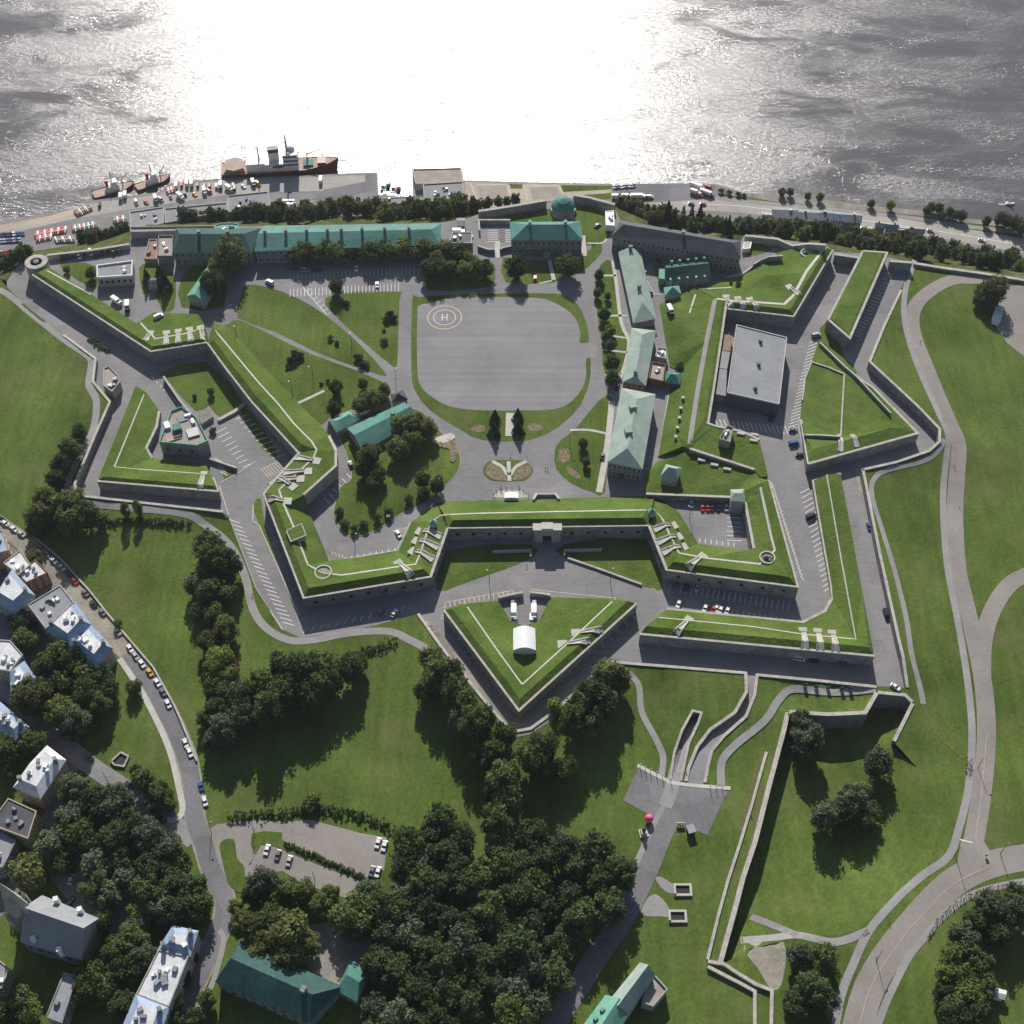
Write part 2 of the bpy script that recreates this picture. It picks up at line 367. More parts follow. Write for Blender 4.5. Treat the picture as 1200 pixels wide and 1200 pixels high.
SHORE = [(-320,292),(0,260),(60,249),(92,243),(107,235),(186,225),(200,214),(262,209),(442,202),(443,228),(484,231),(483,199),(541,197),(543,211),(600,213),(715,215.5),(800,215),(842,216),(872,226),(950,232),(1010,240),(1090,248),(1130,256),(1200,262),(1550,300)]
csw = [W(*p) for p in CS]; topw = [W(x, y, 0) for x, y in TOP]
QZ = -86.0
footw = [W(x, y, QZ) for x, y in FOOT]; shw = [W(x, y, QZ) for x, y in SHORE]
LE, RE = W(-320, 318, 0), W(1550, 350, 0); RM = W(1200, 325, 0)
FAR = [Vector((430, 30, 0)), Vector((-430, 30, 0))]
def surf(name, v, f, m, land=True, skirt=None, bd=None, smooth=False):
    mb = MB(); mb.add(v, f)
    if skirt is not None:
        n = len(bd); o = [(p[0], p[1], p[2]) for p in bd]+[(p[0], p[1], skirt) for p in bd]
        mb.add(o, [(i, (i+1) % n, n+(i+1) % n, n+i) for i in range(n)])
    ob = mb.build(name, m); ob['kind'] = 'structure'; addbvh(v, f, land)
    if smooth: ob.data.polygons.foreach_set('use_smooth', [True]*len(ob.data.polygons))
    return ob
tup = lambda L: [(p[0], p[1], p[2]) for p in L]
# fort ground (ditch floor and inner courts)
fb = [(p.x, p.y, 0.0) for p in csw]+tup(topw[::-1])
v, f = cdt(fb); surf('fort_ground', v, f, 'asphalt')
# lower lawn in the old ditch, right
LLpx = [(925,836,2),(970,839,3),(1015,837,3),(1029,813,3),(1060,816,2.6),(1068,824,2),(1046,868,1)]
LLz0 = [(1075,900,0),(1105,960,0),(1085,1020,0),(1040,1062,0),(1000,1092,0),(930,1100,0),(880,1112,-.5),(846,1130,0)]
WALLpx = [(846,1130,0),(855,1097,.8),(862,1072,1),(873,1029,1.1),(887,987,1.3),(904,919,1.4),(921,855,1.6),(925,836,2)]
ll_top = [W(*p) for p in LLpx]; ll_flat = [W(*p) for p in LLz0]; ll_w = [W(*p) for p in WALLpx[1:-1]]
hole = tup(ll_top)+tup(ll_flat)+tup(ll_w)
llb = []
for i, p in enumerate(ll_top): llb.append((p.x, p.y, (-8, -8, -8, -8, -7, -6, -2)[i]))
llb += [(p.x, p.y, 0.0) for p in ll_flat[:-1]]+[(ll_flat[-1].x, ll_flat[-1].y, -5)]
llb += [(p.x, p.y, -7.0) for p in ll_w]
llpts = [tuple(W(x, y, -8.2)) for x, y in ((945,880),(985,884),(1020,876),(955,898),(990,902),(1022,896),(1045,862))]+[tuple(W(x, y, -7.2)) for x, y in ((925,915),(917,945),(907,985),(895,1035),(935,940))]+[tuple(W(x, y, -6.5)) for x, y in ((940,960),(960,1000),(1000,960),(1030,930),(920,1040),(905,1070),(1020,900),(985,900))]+[tuple(W(x, y, -2.5)) for x, y in ((1060,960),(1030,1020),(960,1065))]
# tunnel trench
TR = [(812,834,2.4),(821,836,2.4),(817,848,2),(806,872,1.2),(797,915,0),(786,915,0),(791,882,1.2),(800,856,2)]
trw = [W(*p) for p in TR]
glac = [(60,440),(45,540),(40,590),(150,640),(230,620),(255,660),(300,745),(350,770),(420,765),(480,790),(520,900),(600,965),(680,900),(730,850),(745,830),(770,860),(790,840),(900,880),(930,822),(1010,822),(1090,800),(1085,700),(1062,640),(1045,590),(1070,570),(1118,540),(1122,500),(1095,455),(1060,420),(1075,350)]
ob_ = tup(csw)+[tuple(RM), tuple(RE)]+tup(FAR)+[tuple(LE), tuple(W(0, 326, 0))]
def gentle(bd, holes, pts, step, it):
    v, f = cdt(bd, holes, [], pts); bv = BVHTree.FromPolygons([Vector(q) for q in v], f)
    xs = [p[0] for p in bd]; ys = [p[1] for p in bd]; G = {}
    for i in range(int((max(xs)-min(xs))/step)+1):
        for j in range(int((max(ys)-min(ys))/step)+1):
            x, y = min(xs)+(i+.5)*step, min(ys)+(j+.5)*step
            h = bv.ray_cast(Vector((x, y, 200)), Vector((0, 0, -1)))
            if h[0] is not None: G[(i, j)] = [x, y, h[0].z]
    edges = [(Vector(L[k][:2]), Vector(L[(k+1) % len(L)][:2])) for L in [bd]+list(holes) for k in range(len(L))]
    def ed(x, y):
        p = Vector((x, y)); m = 1e9
        for a, b in edges:
            d = b-a; t = max(0, min(1, (p-a).dot(d)/max(1e-9, d.length_squared))); m = min(m, (a+d*t-p).length)
        return m
    near = {k: ed(q[0], q[1]) for k, q in G.items()}
    for _ in range(it):
        N2 = {}
        for (i, j), q in G.items():
            nb = [G[k][2] for k in ((i+1, j), (i-1, j), (i, j+1), (i, j-1)) if k in G]
            N2[(i, j)] = q[2] if near[(i, j)] < step*.8 else .4*q[2]+.6*sum(nb)/max(1, len(nb))
        for k in G: G[k][2] = N2[k]
    pts2 = [tuple(q) for k, q in G.items() if near[k] > step*.35]
    B2 = []
    def dens(L):
        o = []
        for k in range(len(L)):
            a, b = Vector(L[k]), Vector(L[(k+1) % len(L)]); n = max(1, int((b-a).length/(step*1.2)))
            o += [tuple(a.lerp(b, m/n)) for m in range(n)]
        return o
    return cdt(dens(bd), [dens(h) for h in holes], [], pts2)
v, f = gentle(ob_, [hole, tup(trw)], [tuple(W(x, y, 0)) for x, y in glac], 7.0, 7)
surf('lawn', v, f, 'grass', smooth=True)
v, f = gentle(llb, [], llpts, 6.0, 5); surf('lower_lawn', v, f, 'grass', smooth=True)
trf = [(p.x, p.y, z) for p, z in zip(trw, (-2.2,-2.2,-1.6,-.8,0,0,-.8,-1.6))]
v, f = cdt(trf); surf('trench_floor', v, f, 'asphalt')
# cliff and riverside
cl = [tuple(LE), tuple(W(0, 326, 0))]+tup(topw)+[tuple(RM), tuple(RE)]+tup(footw[::-1])
mid = []
for k in range(90):
    px = -300+k*20.5
    def at(L, zc):
        for a, b in zip(L, L[1:]):
            if a[0] <= px <= b[0]: return W(px, a[1]+(b[1]-a[1])*(px-a[0])/max(1e-6, b[0]-a[0]), zc)
    a = at([(-320,318),(0,326)]+[t for t in TOP if t[0] > 8]+[(1200,325),(1550,350)], 0); b = at(FOOT, QZ)
    if a and b:
        for u in (0.3, 0.65): q = a.lerp(b, u+random.uniform(-.08, .08)); mid.append((q.x, q.y, q.z+random.uniform(-5, 1)))
v, f = cdt(cl, [], [], mid); surf('cliff', v, f, 'cliff_scrub', smooth=True)
rb = tup(shw)+tup(footw[::-1]); v, f = cdt(rb); surf('riverside_ground', v, f, 'asphalt', skirt=-93, bd=rb)
# river
wm = bpy.data.materials.new('river_water'); wm.use_nodes = True
N, L = wm.node_tree.nodes, wm.node_tree.links; b = N['Principled BSDF']
b.inputs['Base Color'].default_value = (0.086, 0.077, 0.080, 1); b.inputs['IOR'].default_value = 1.38; b.inputs['Specular IOR Level'].default_value = 0.75
g = N.new('ShaderNodeNewGeometry')
def nz(sx, sy, det, scale=1.0):
    mp = N.new('ShaderNodeMapping'); mp.inputs['Scale'].default_value = (sx, sy, 1); L.new(g.outputs['Position'], mp.inputs['Vector'])
    n = N.new('ShaderNodeTexNoise'); n.inputs['Scale'].default_value = scale; n.inputs['Detail'].default_value = det; n.inputs['Roughness'].default_value = .68
    n.inputs['Distortion'].default_value = 0.6
    L.new(mp.outputs[0], n.inputs['Vector']); return n.outputs[0]
def mrange(s, a, bb, lo, hi):
    m = N.new('ShaderNodeMapRange'); m.inputs[1].default_value = a; m.inputs[2].default_value = bb; m.inputs[3].default_value = lo; m.inputs[4].default_value = hi
    L.new(s, m.inputs[0]); return m.outputs[0]
# wind-ruffled patches are rough, slicks between them smooth
L.new(mrange(nz(.010, .026, 8), .42, .56, 0.12, 0.285), b.inputs['Roughness'])
bp = N.new('ShaderNodeBump'); bp.inputs['Distance'].default_value = 1.0
L.new(mrange(nz(.010, .022, 5), .38, .62, 0.35, 1.0), bp.inputs['Strength'])
h1 = nz(.20, .42, 9); mx = N.new('ShaderNodeMath'); mx.operation = 'MULTIPLY'; mx.inputs[1].default_value = 0.58; L.new(h1, mx.inputs[0])
L.new(mx.outputs[0], bp.inputs['Height']); L.new(bp.outputs[0], b.inputs['Normal'])
MATS['river_water'] = wm
mb = MB(); mb.quad((-1500, 450, -90), (1500, 450, -90), (1500, 2600, -90), (-1500, 2600, -90)); struct(mb.build('river', 'river_water'))
HZ = 0.00004
if HZ:
    hm = bpy.data.materials.new('haze'); hm.use_nodes = True; hn = hm.node_tree; hn.nodes.remove(hn.nodes['Principled BSDF'])
    pv = hn.nodes.new('ShaderNodeVolumePrincipled'); pv.inputs['Density'].default_value = HZ; pv.inputs['Color'].default_value = (.86, .90, 1, 1); pv.inputs['Anisotropy'].default_value = 0.35
    hn.links.new(pv.outputs[0], hn.nodes['Material Output'].inputs['Volume']); MATS['haze'] = hm
    mb = MB(); mb.box((0, 1150), 3040, 2940, -91.5, 490); o = mb.build('haze', 'haze'); o['kind'] = 'stuff'; o['label'] = 'thin pale haze over the river and fort'; o['category'] = 'haze'
mkbvh()
# counterscarp and retaining walls round the ditch
def cwall(label, idx, t=1.0, src=csw, z0=-0.5, left=False, m='stone', name='counterscarp_wall'):
    pts = [tuple(src[i]) for i in idx]; root = empty(name, (pts[0][0], pts[0][1], 0)); tag(root, label, 'wall')
    mb = MB(); wallmesh(mb, pts, z0, 0.05, t, left_is_in=left); mb.build('wall', m, root)
    mb = MB(); wallmesh(mb, [(p[0], p[1], p[2]+.35) for p in pts], 0, .2, t+.1, left_is_in=left, z0s=[p[2]-.05 for p in pts]); mb.build('coping', 'coping', root)
    return root
cwall('stone ditch wall along the footpath beside the far left lawn', range(2, 9))
cwall('low coped ditch wall below the small left redoubt, above its shaded lane', range(8, 12))
cwall('pointed coped ditch wall around the white tent earthwork', range(16, 25))
cwall('long coped ditch wall at the top of the entrance lawn', [24, 25])
cwall('curved wall on the shaded side of the sunken entrance road', range(25, 32))
cwall('curved wall on the sunny side of the sunken entrance road', range(32, 39))
cwall('coped wall along the terrace footpath with dark benches', range(38, 41))
cwall('long straight ditch wall beside the narrow right parking lane', range(41, 46))
cwall('ditch wall bending round the tip of the right triangular earthwork', range(45, 53))
cwall('thin end of the ditch wall beside the far right lane', range(52, 55))
r = cwall('long tall trench wall with a wide shadow at lower right', range(8), 1.6, [W(*p) for p in WALLpx], -8.6, left=True, m='stone', name='trench_wall')
cwall('battery wall with gun holes under a square lawn at lower right', [0, 1, 2, 3], 1.4, ll_top, -8.6, left=True, name='battery_wall')
cwall('bridge wall in shadow at the end of the right parking lane', [3, 4, 5], 1.2, ll_top, -8.6, left=True, name='bridge_wall')
cwall('sloping coped wall beside the bridge at lower right', [5, 6], 1.2, ll_top, -8, left=True, name='bridge_wall')
cwall('wall of the narrow tunnel trench beside the entrance plaza', [4, 3, 2, 1, 0, 7, 6, 5], .7, trw, -2.5, left=False, name='trench_wall')
# ------------------------------------------------------------------ ramparts
def stripmesh(root, name, px, width, m, off=0.06, b='all'):
    return strip(name, px, width, m, off, b, None, 0, root)
def rampart(name, label, bd, walls, lines=(), crests=(), group=None, cat='rampart', zw=-0.6, top='grass_rampart', ports=(), t=1.3, extra=()):
    B = [W(*p) for p in bd]; n = len(B)
    ccw = sum(B[i].x*B[(i+1) % n].y-B[(i+1) % n].x*B[i].y for i in range(n)) > 0
    ln = [[tuple(W(*p)) for p in l] for l in lines]
    for (i0, i1, ins, dz) in crests:
        seg = [B[i % n] for i in range(i0, i1+1)]
        of = offsetline([tuple(s) for s in seg], ins if ccw else -ins)
        q = [(o[0], o[1], s.z+dz) for o, s in zip(of, seg)]
        # pull the ends in
        a, b_ = Vector(q[0]), Vector(q[1]); q[0] = tuple(a.lerp(b_, min(.4, 2.5/max(1, (b_-a).length))))
        a, b_ = Vector(q[-1]), Vector(q[-2]); q[-1] = tuple(a.lerp(b_, min(.4, 2.5/max(1, (b_-a).length))))
        q = [p for p in q if inpoly(p[0], p[1], tup(B))]
        if len(q) > 1: ln.append(q)
    v, f = cdt(tup(B), [], ln, [tuple(W(*p)) for p in extra])
    root = empty(name, (B[0].x, B[0].y, 0)); tag(root, label, cat, group)
    mb = MB(); mb.add(v, f)
    vs = tup(B)+[(p.x, p.y, -0.3) for p in B]      # earth sides down to the ground
    mb.add(vs, [(i, n+i, n+(i+1) % n, (i+1) % n) if ccw else (i, (i+1) % n, n+(i+1) % n, n+i) for i in range(n)])
    mb.build('earthwork', top, root); addbvh(v, f, False)
    for w_ in walls:
        i0, i1 = w_[:2]; m = w_[2] if len(w_) > 2 else 'stone'
        seg = [tuple(B[i % n]) for i in range(i0, i1+1)]
        mb = MB(); wallmesh(mb, seg, zw, .25, .6, .02, left_is_in=ccw); mb.build('scarp_wall', m, root)
        mb = MB(); wallmesh(mb, [(p[0], p[1], p[2]+.28) for p in seg], 0, .45, .8, left_is_in=ccw, z0s=[p[2]-.15 for p in seg]); mb.build('coping', 'coping', root)
    for (i0, cnt, fz) in ports:
        a, c = B[i0 % n], B[(i0+1) % n]; d = (c-a); ang = math.atan2(d.y, d.x); nn = Vector((d.y, -d.x, 0)).normalized()*(1 if ccw else -1)
        for k in range(cnt):
            q = a+d*((k+.6)/(cnt+.2)); mb = MB(); zb = q.z*fz
            mb.box((q.x+nn.x*.2, q.y+nn.y*.2), 1.5, .5, zb, zb+1.5, ang); mb.build('gun_port', 'black', root)
    return root
RW_PATH = [(252,387),(302,447),(325,472),(345,497),(365,517),(371,527),(367,537),(327,574),(333,592),(344,617),(351,636),(361,662),(378,671),(400,674),(487,661),(492,650),(500,625),(507,610),(517,604)]
z9 = lambda L, z: [(x, y, z) for x, y in L]
ramp_w = rampart('rampart', 'long bent grass rampart of the left bastion with white path and embrasures',
  [(243,402,8),(264,431,8.3),(295,471,8.5),(350,531,8.5),(319,566,8.5),(309,579,8.5),(356,701,8.5),(505,676,8.5),(525,619,8.5),(512,589,0),(482,612,0),(467,646,0),(386,657,0),(363,602,2),(356,580,8.5),(394,546,8.5),(394,528,8.5),(386,511,6.5),(375,497,4),(357,480,1),(300,420,0),(268,384,.5),(250,378,3)],
  [(0, 8), (14, 17, 'stone_pale')], [z9(RW_PATH, 9.2)], [(0, 3, 3.2, 2.0), (5, 7, 3.4, 2.2)], ports=[(6, 7, .45), (7, 4, .5), (3, 1, .4)])
CP_PATH = [(517,604),(524,603),(560,601.5),(650,599.5),(758,597.5),(764,597.5)]
ramp_c = rampart('curtain_rampart', 'straight grass rampart between the two front bastions, over the gate', [(525,619,8.5),(640,617.5,8.5),(760,616,8.5),(767,581,0),(654,584,0),(625,585,0),(530,587,0),(512,589,0)],
  [(0, 2)], [z9(CP_PATH, 9.2)], [(0, 2, 3.0, 2.2)], ports=[(0, 6, .42), (1, 6, .42)])
RE_PATH = [(764,597.5),(770,601),(777,609),(787,631),(796,648),(828,654),(890,661),(908,645),(904,630),(893,580),(889,565)]
ramp_e = rampart('rampart', 'grass rampart of the right bastion wrapped around a sunken car park',
  [(760,616,8.5),(781,668,8.5),(935,688,8.5),(901,563,8.5),(890,560,8),(884,551,6),(808,527,4.5),(790,536,3),(771,540,1),(757,556,1),(757,579,3),(856,583,4),(873,590,7),(883,643,8),(879,646,1),(818,637,0),(796,601,0),(783,590,0),(767,581,0)],
  [(0, 3), (10, 13)], [z9(RE_PATH[1:-1], 9.2)], [(1, 3, 3.4, 2.2)], ports=[(1, 6, .5), (0, 3, .5)])
NW_PATH = [(55,317),(165,387),(182,397),(222,390),(236,384)]
ramp_nw = rampart('rampart', 'narrow grass rampart running from the round tower to the left embrasures',
  [(38,322,8),(177,412,8),(242.6,401.5,8),(240,381,6.5),(232,368,5),(180,366,5),(160,379,8),(57,313,8)], [(0, 2)], [z9(NW_PATH, 8.4)], [(0, 2, 2.2, 1.4)])
R3P = [(838,350),(828,400),(818,455),(808,520)]
ramp_r3 = rampart('rampart', 'broad grass rampart with a wide pale path beside the grey roofed hall',
  [(773,357,.3),(800,341,1),(813,338,2.5),(838,349.5,7),(852,351,7),(845,400,7),(836,460,7),(830,496,7),(838,499,7),(868,505,7),(890,515,7),(900,558,7),(891,559,7.2),(884,550.5,7.2),(808,526,6.6),(800,523,5),(771,535,.4),(777,500,.3),(785,459,.3),(797,434,.3),(785,430,.3)],
  [(4, 8), (8, 10), (13, 14)], [z9(R3P, 7.2)], [(4, 7, 2.2, .9)], zw=-.5, extra=[(803,362,4.2),(806,385,4.6),(805,410,4.2),(808,440,4.6),(800,480,3.8),(793,510,3.6),(790,380,2.4),(795,415,2.0)])
NE_PATH = [(840,350),(885,354),(919,356.5),(930,346),(945,318),(966,291)]
ramp_ne = rampart('rampart', 'hilly grass bastion at the far right corner with an angular white path',
  [(852.5,362,8),(930,371,8),(976,293,8),(960,288,4.5),(940,288,3.5),(912,296,3.5),(903,302,4),(893,311,3),(868,324,2),(846,330,2),(830,337,2.5),(816,338.5,2.5),(838.5,349.3,7),(852.4,351,7)],
  [(0, 2)], [z9(NE_PATH, 9.2)], [(0, 2, 3.0, 2.0)], extra=[(895,322,6.5),(925,308,6),(910,322,7.5),(880,336,6.5),(865,338,5),(905,338,7)])
ramp_r4 = rampart('outwork', 'tall box-like grass outwork with stone walls beyond the bastion corner', [(970,374.5,8),(996,397,8),(1040,296,8),(1011,294,8)], [(0, 3), (3, 4)], [], [(0, 2, 2.0, .7)], cat='earthwork')
ramp_r5 = rampart('outwork', 'triangular grass outwork at right with a line of low wall across it',
  [(960,397,.5),(990,421,3),(1002,440,5),(1024,455,5.5),(1076,508,6.5),(947,544,6.5),(943,520,4),(938,492,2),(940,462,1.2),(951,425,1)],
  [(2, 5), (5, 7)], [[(945,514,5.2),(984,514,5.2)], [(952,526,7.6),(984,518,7.8),(1045,501,8),(1062,501,7.4)]], [], extra=[(985,480,3.6),(960,480,3),(1030,490,5.5),(975,440,2.4)], cat='earthwork')
R6P = [(771,723.4),(880,734),(940,743),(1003,749),(985,650),(969,556)]
ramp_r6 = rampart('outwork', 'L-shaped grass outwork wrapping the lower right corner of the fort',
  [(749.8,743.3,7),(1024.6,769,7),(1010,690,4),(985,555,2.5),(952.5,563.5,2.5),(962,620,2.5),(974,688,2.5),(975,700,2.5),(966.5,716,2.5),(940,729,2.5),(781,713.5,2.5)],
  [(0, 1), (3, 10)], [z9(R6P, 6.8)], [(0, 1, 3.4, 1.6)], cat='earthwork')
R7L, R7R = [(541,707),(580,758),(612,802)], [(612,802),(665,754),(721,702)]
ramp_r7 = rampart('ravelin', 'arrowhead grass ravelin carrying a white tent in front of the gate',
  [(520,715,6.2),(608,833,6.2),(746,707.5,6.2),(722,701,3.6),(700,701.5,2.6),(645,700,1.6),(632,727,1.4),(616,735,1.6),(598,727,1.4),(584,704,1.6),(560,706,2.6),(541,707,3.6)],
  [(0, 2)], [[(543,709,4.4),(580,758,6.3),(611,800,6.3),(665,754,6.3),(719,703,4.4)]], [(0, 2, 3.0, 1.6)], cat='earthwork', extra=[(590,745,3.2),(640,745,3.2),(615,770,4.2),(570,725,3.4),(660,722,3.2)])
ramp_r8 = rampart('ravelin', 'grass ravelin at left wrapped around the grey stone redoubt',
  [(159,452,.5),(171,459,3.5),(187,482,4),(184,500,4),(172,525,4),(179,537,3),(189,538.5,2.5),(240,543,2.5),(250,560,5.5),(256,576,6.5),(114,564,6.5),(136,510,2.5)],
  [(9, 10), (8, 9), (2, 5, 'stone')], [[(171,460,4.5),(134,547,6.4),(190,554,6.0),(244,557,5.6)]], [(9, 10, 2.2, 1.2)], cat='earthwork', extra=[(165,520,4.5),(150,548,5.6)])
mkbvh()
for rt, pth, wd in ((ramp_w, RW_PATH, .9), (ramp_c, CP_PATH, .9), (ramp_e, RE_PATH[1:], 1.0), (ramp_nw, NW_PATH, .9), (ramp_r3, R3P, 2.3), (ramp_ne, NE_PATH, 1.7),
                    (ramp_r6, R6P, .6), (ramp_r7, R7L, .7), (ramp_r7, R7R, .7), (ramp_r8, [(171,459),(134,547)], .8), (ramp_r8, [(134,547),(236,555)], .5), (ramp_ne, [(808,367),(815,345),(824,338),(857,337)], .9)):
    stripmesh(rt, 'footpath', pth, wd, 'pale_concrete' if wd < 2 else 'path', .08)
stripmesh(ramp_w, 'crest_line', [(276,391),(302,420),(330,452),(357,482)], .5, 'dry_bank', .06)
def embrasure(root, a, b, w0=4.0, wide=3.6):
    """concrete gun platform at pixel a and a funnel through the parapet to pixel b"""
    A, Bp = P(*a), P(*b); d = Vector((Bp.x-A.x, Bp.y-A.y)); L_ = d.length; d.normalize(); n = Vector((-d.y, d.x)); ang = math.atan2(d.y, d.x)
    e = MB(); zt = max(Z(A.x, A.y), A.z)+.12
    e.box((A.x, A.y), w0*.95, w0, zt-.9, zt, ang)
    e.build('gun_platform', 'pale_concrete', root)
    e = MB(); s0 = w0*.45; K = 6
    def zz(q): return Z(q.x, q.y)
    for sgn in (-1, 1):
        vs = []
        for k in range(K+1):
            t = k/K; c = Vector((A.x, A.y))+d*(s0+(L_-s0)*t); hw = .75+(wide/2-.75)*t
            for off_, up in ((hw-.55, .55-.2*t), (hw+.15, .75-.25*t)):
                q = c+n*sgn*off_; vs.append((q.x, q.y, zz(q)+up))
            q = c+n*sgn*(hw-.55); vs.append((q.x, q.y, zz(q)-.6)); q = c+n*sgn*(hw+.15); vs.append((q.x, q.y, zz(q)-.6))
        fs = []
        for k in range(K):
            i, j = 4*k, 4*k+4
            fs += [(i, j, j+1, i+1), (i+1, j+1, j+3, i+3), (i+2, j+2, j, i)]
        fs += [(0, 1, 3, 2), (4*K, 4*K+2, 4*K+3, 4*K+1)]; e.add(vs, fs)
    vs = []
    for k in range(K+1):
        t = k/K; c = Vector((A.x, A.y))+d*(s0+(L_-s0)*t); hw = .75+(wide/2-.75)*t-.5
        for sgn in (-1, 1): q = c+n*sgn*hw; vs.append((q.x, q.y, zz(q)+.1))
    e.add(vs, [(2*k, 2*k+1, 2*k+3, 2*k+2) for k in range(K)], 0)
    e.build('embrasure', 'concrete', root)
for a, b in (((371,540),(346,536)),((361,552),(332,554)),((352,561),(326,562)),((343,570),(318,564)),((337,587),(314,586)),((467,660),(482,676)),((492,623),(517,629)),((488,634),(514,642)),((484,646),(508,656))): embrasure(ramp_w, a, b)
for a, b in (((789,616),(766,621)),((795,629),(770,636)),((801,641),(776,648)),((823,652),(806,666))): embrasure(ramp_e, a, b)
for a, b in (((176,390),(171,399)),((195,390),(195,404)),((209,388),(209,402)),((222,386),(224,400)),((235,384),(239,398))): embrasure(ramp_nw, a, b, 3.6, 3.0)
for a, b in (((851,348),(856,360)),((865,350),(871,362)),((879,351),(887,363)),((925,336),(937,346))): embrasure(ramp_ne, a, b, 3.8, 3.0)
for a, b in (((807,726),(792,743)),((941,739),(943,760)),((958,740),(961,762)),((975,742),(979,764))): embrasure(ramp_r6, a, b, 3.6, 3.2)
for a, b in (((675,742),(707,739)),((659,755),(692,752))): embrasure(ramp_r7, a, b, 4.2, 3.4)
for a, b in (((984,511),(985,529)),((999,511),(1004,524))): embrasure(ramp_r5, a, b, 2.4, 2.4)
embrasure(ramp_r8, (239,555), (235,572), 3.2, 2.8)
# small works on the ramparts
q = W(337, 625, 9.4)
def grass_bunker():
    c = [W(x, y, 11.5) for x, y in ((336,622),(353,614),(358,627),(341,634))]
    root = empty('bunker', (c[0].x, c[0].y, 0)); tag(root, 'small square grass-roofed bunker standing on the left rampart path', 'bunker')
    mb = MB(); mb.prism([(p.x, p.y) for p in c], 8, 11.2); mb.build('wall', 'stone_pale', root)
    mb = MB(); mb.prism([(p.x, p.y) for p in c], 11.2, 11.5); mb.build('roof', 'grass_rampart', root)
    mb = MB(); wallmesh(mb, [(p.x, p.y, 11.62) for p in c+[c[0]]], 11.0, .05, .35); mb.build('coping', 'pale_concrete', root)
grass_bunker()
def ring_pit(px, py, r_m, label, zt=None, gun=False):
    c = P(px, py); z = c.z if zt is None else zt
    root = empty('gun_pit', (c.x, c.y, z)); tag(root, label, 'gun pit')
    mb = MB(); mb.lathe((c.x, c.y, z), [(r_m, -.4), (r_m, .7), (r_m-.6, .7), (r_m-.6, .12)], 24); mb.build('ring_wall', 'pale_concrete', root)
    mb = MB(); mb.lathe((c.x, c.y, z), [(r_m-.55, -.2), (r_m-.55, .14), (.01, .16)], 24); mb.build('floor', 'gravel', root)
    if gun:
        mb = MB(); mb.tube([(c.x-1, c.y, z+1), (c.x+2.4, c.y-1.2, z+1.5)], [.45, .25], 8); mb.lathe((c.x-.6, c.y, z), [(1.3, .1), (1.1, 1.0), (.4, 1.3)], 10); mb.build('cannon', 'dark_metal', root)
ring_pit(379, 671, 3.9, 'round pale gun pit at the lower left rampart corner')
ring_pit(899, 654, 3.6, 'round gun pit with a dark cannon at the right bastion corner', gun=True)
ring_pit(945, 297, 3.4, 'dark round gun pit at the corner of the far right bastion', gun=True)
# round corner tower
c = W(43, 309, 8)
root = empty('round_tower', (c.x, c.y, 0)); tag(root, 'round stone corner tower with an open top at far left', 'tower')
mb = MB(); mb.lathe((c.x, c.y, 0), [(6.3, -3), (5.9, 8.6)], 28); mb.build('wall', 'stone_pale', root, smooth=False)
mb = MB(); mb.lathe((c.x, c.y, 8.6), [(6.0, -.2), (6.0, .9), (3.3, .9), (3.0, -.0), (.01, .0)], 28); mb.build('parapet', 'coping', root)
mb = MB(); mb.lathe((c.x, c.y, 8.62), [(1.6, -.3), (1.6, 1.2), (.01, 1.3)], 14); mb.build('gun_mount', 'dark_metal', root)
def turret(px, py, label, z=9.4, r_=1.7):
    c = W(px, py, z+1.5); root = empty('sentry_box', (c.x, c.y, z-1.2)); tag(root, label, 'sentry box')
    mb = MB(); mb.lathe((c.x, c.y, z-1.2), [(r_, 0), (r_, 3)], 12); mb.build('wall', 'stone_pale', root)
    mb = MB(); mb.lathe((c.x, c.y, z+1.8), [(r_+.25, 0), (r_*.7, .8), (.2, 1.9), (.03, 2.6)], 12); mb.build('roof', 'copper', root)
turret(507.5, 613, 'green domed sentry box at the left end of the gate rampart')
turret(764, 600, 'green domed sentry box at the right end of the gate rampart')
# gate in the curtain
gp = W(641, 640, 0); gx = gp.x
wy = W(641, 617.5, 8.5).y
root = empty('gatehouse', (gx, wy, 0)); tag(root, 'pale stone gateway with an arched passage in the front wall', 'gate')
mb = MB()
for sx in (-1, 1): mb.box((gx+sx*4.1, wy-.9), 4.2, 3.0, -.3, 9.0); mb.box((gx+sx*4.1, wy-2.5), 1.4, .5, -.3, 9.2)
mb.box((gx, wy-.9), 4.0, 3.0, 5.0, 9.0); mb.build('wall', 'stone_pale', root)
mb = MB(); mb.prism([(gx-6.6, wy-3), (gx+6.6, wy-3), (gx+6.6, wy+1), (gx-6.6, wy+1)], 9.2, 9.9)
mb.prism([(gx-2.6, wy-2.9), (gx+2.6, wy-2.9), (gx+2.6, wy+.9), (gx-2.6, wy+.9)], 9.9, 10.8); mb.build('cornice', 'pale_concrete', root)
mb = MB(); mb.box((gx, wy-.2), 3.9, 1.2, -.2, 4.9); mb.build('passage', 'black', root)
mb = MB()
for sx in (-1, 1): mb.box((gx+sx*2.6, wy-2.55), .9, .5, -.2, 8.2)
mb.build('pilaster', 'concrete', root)
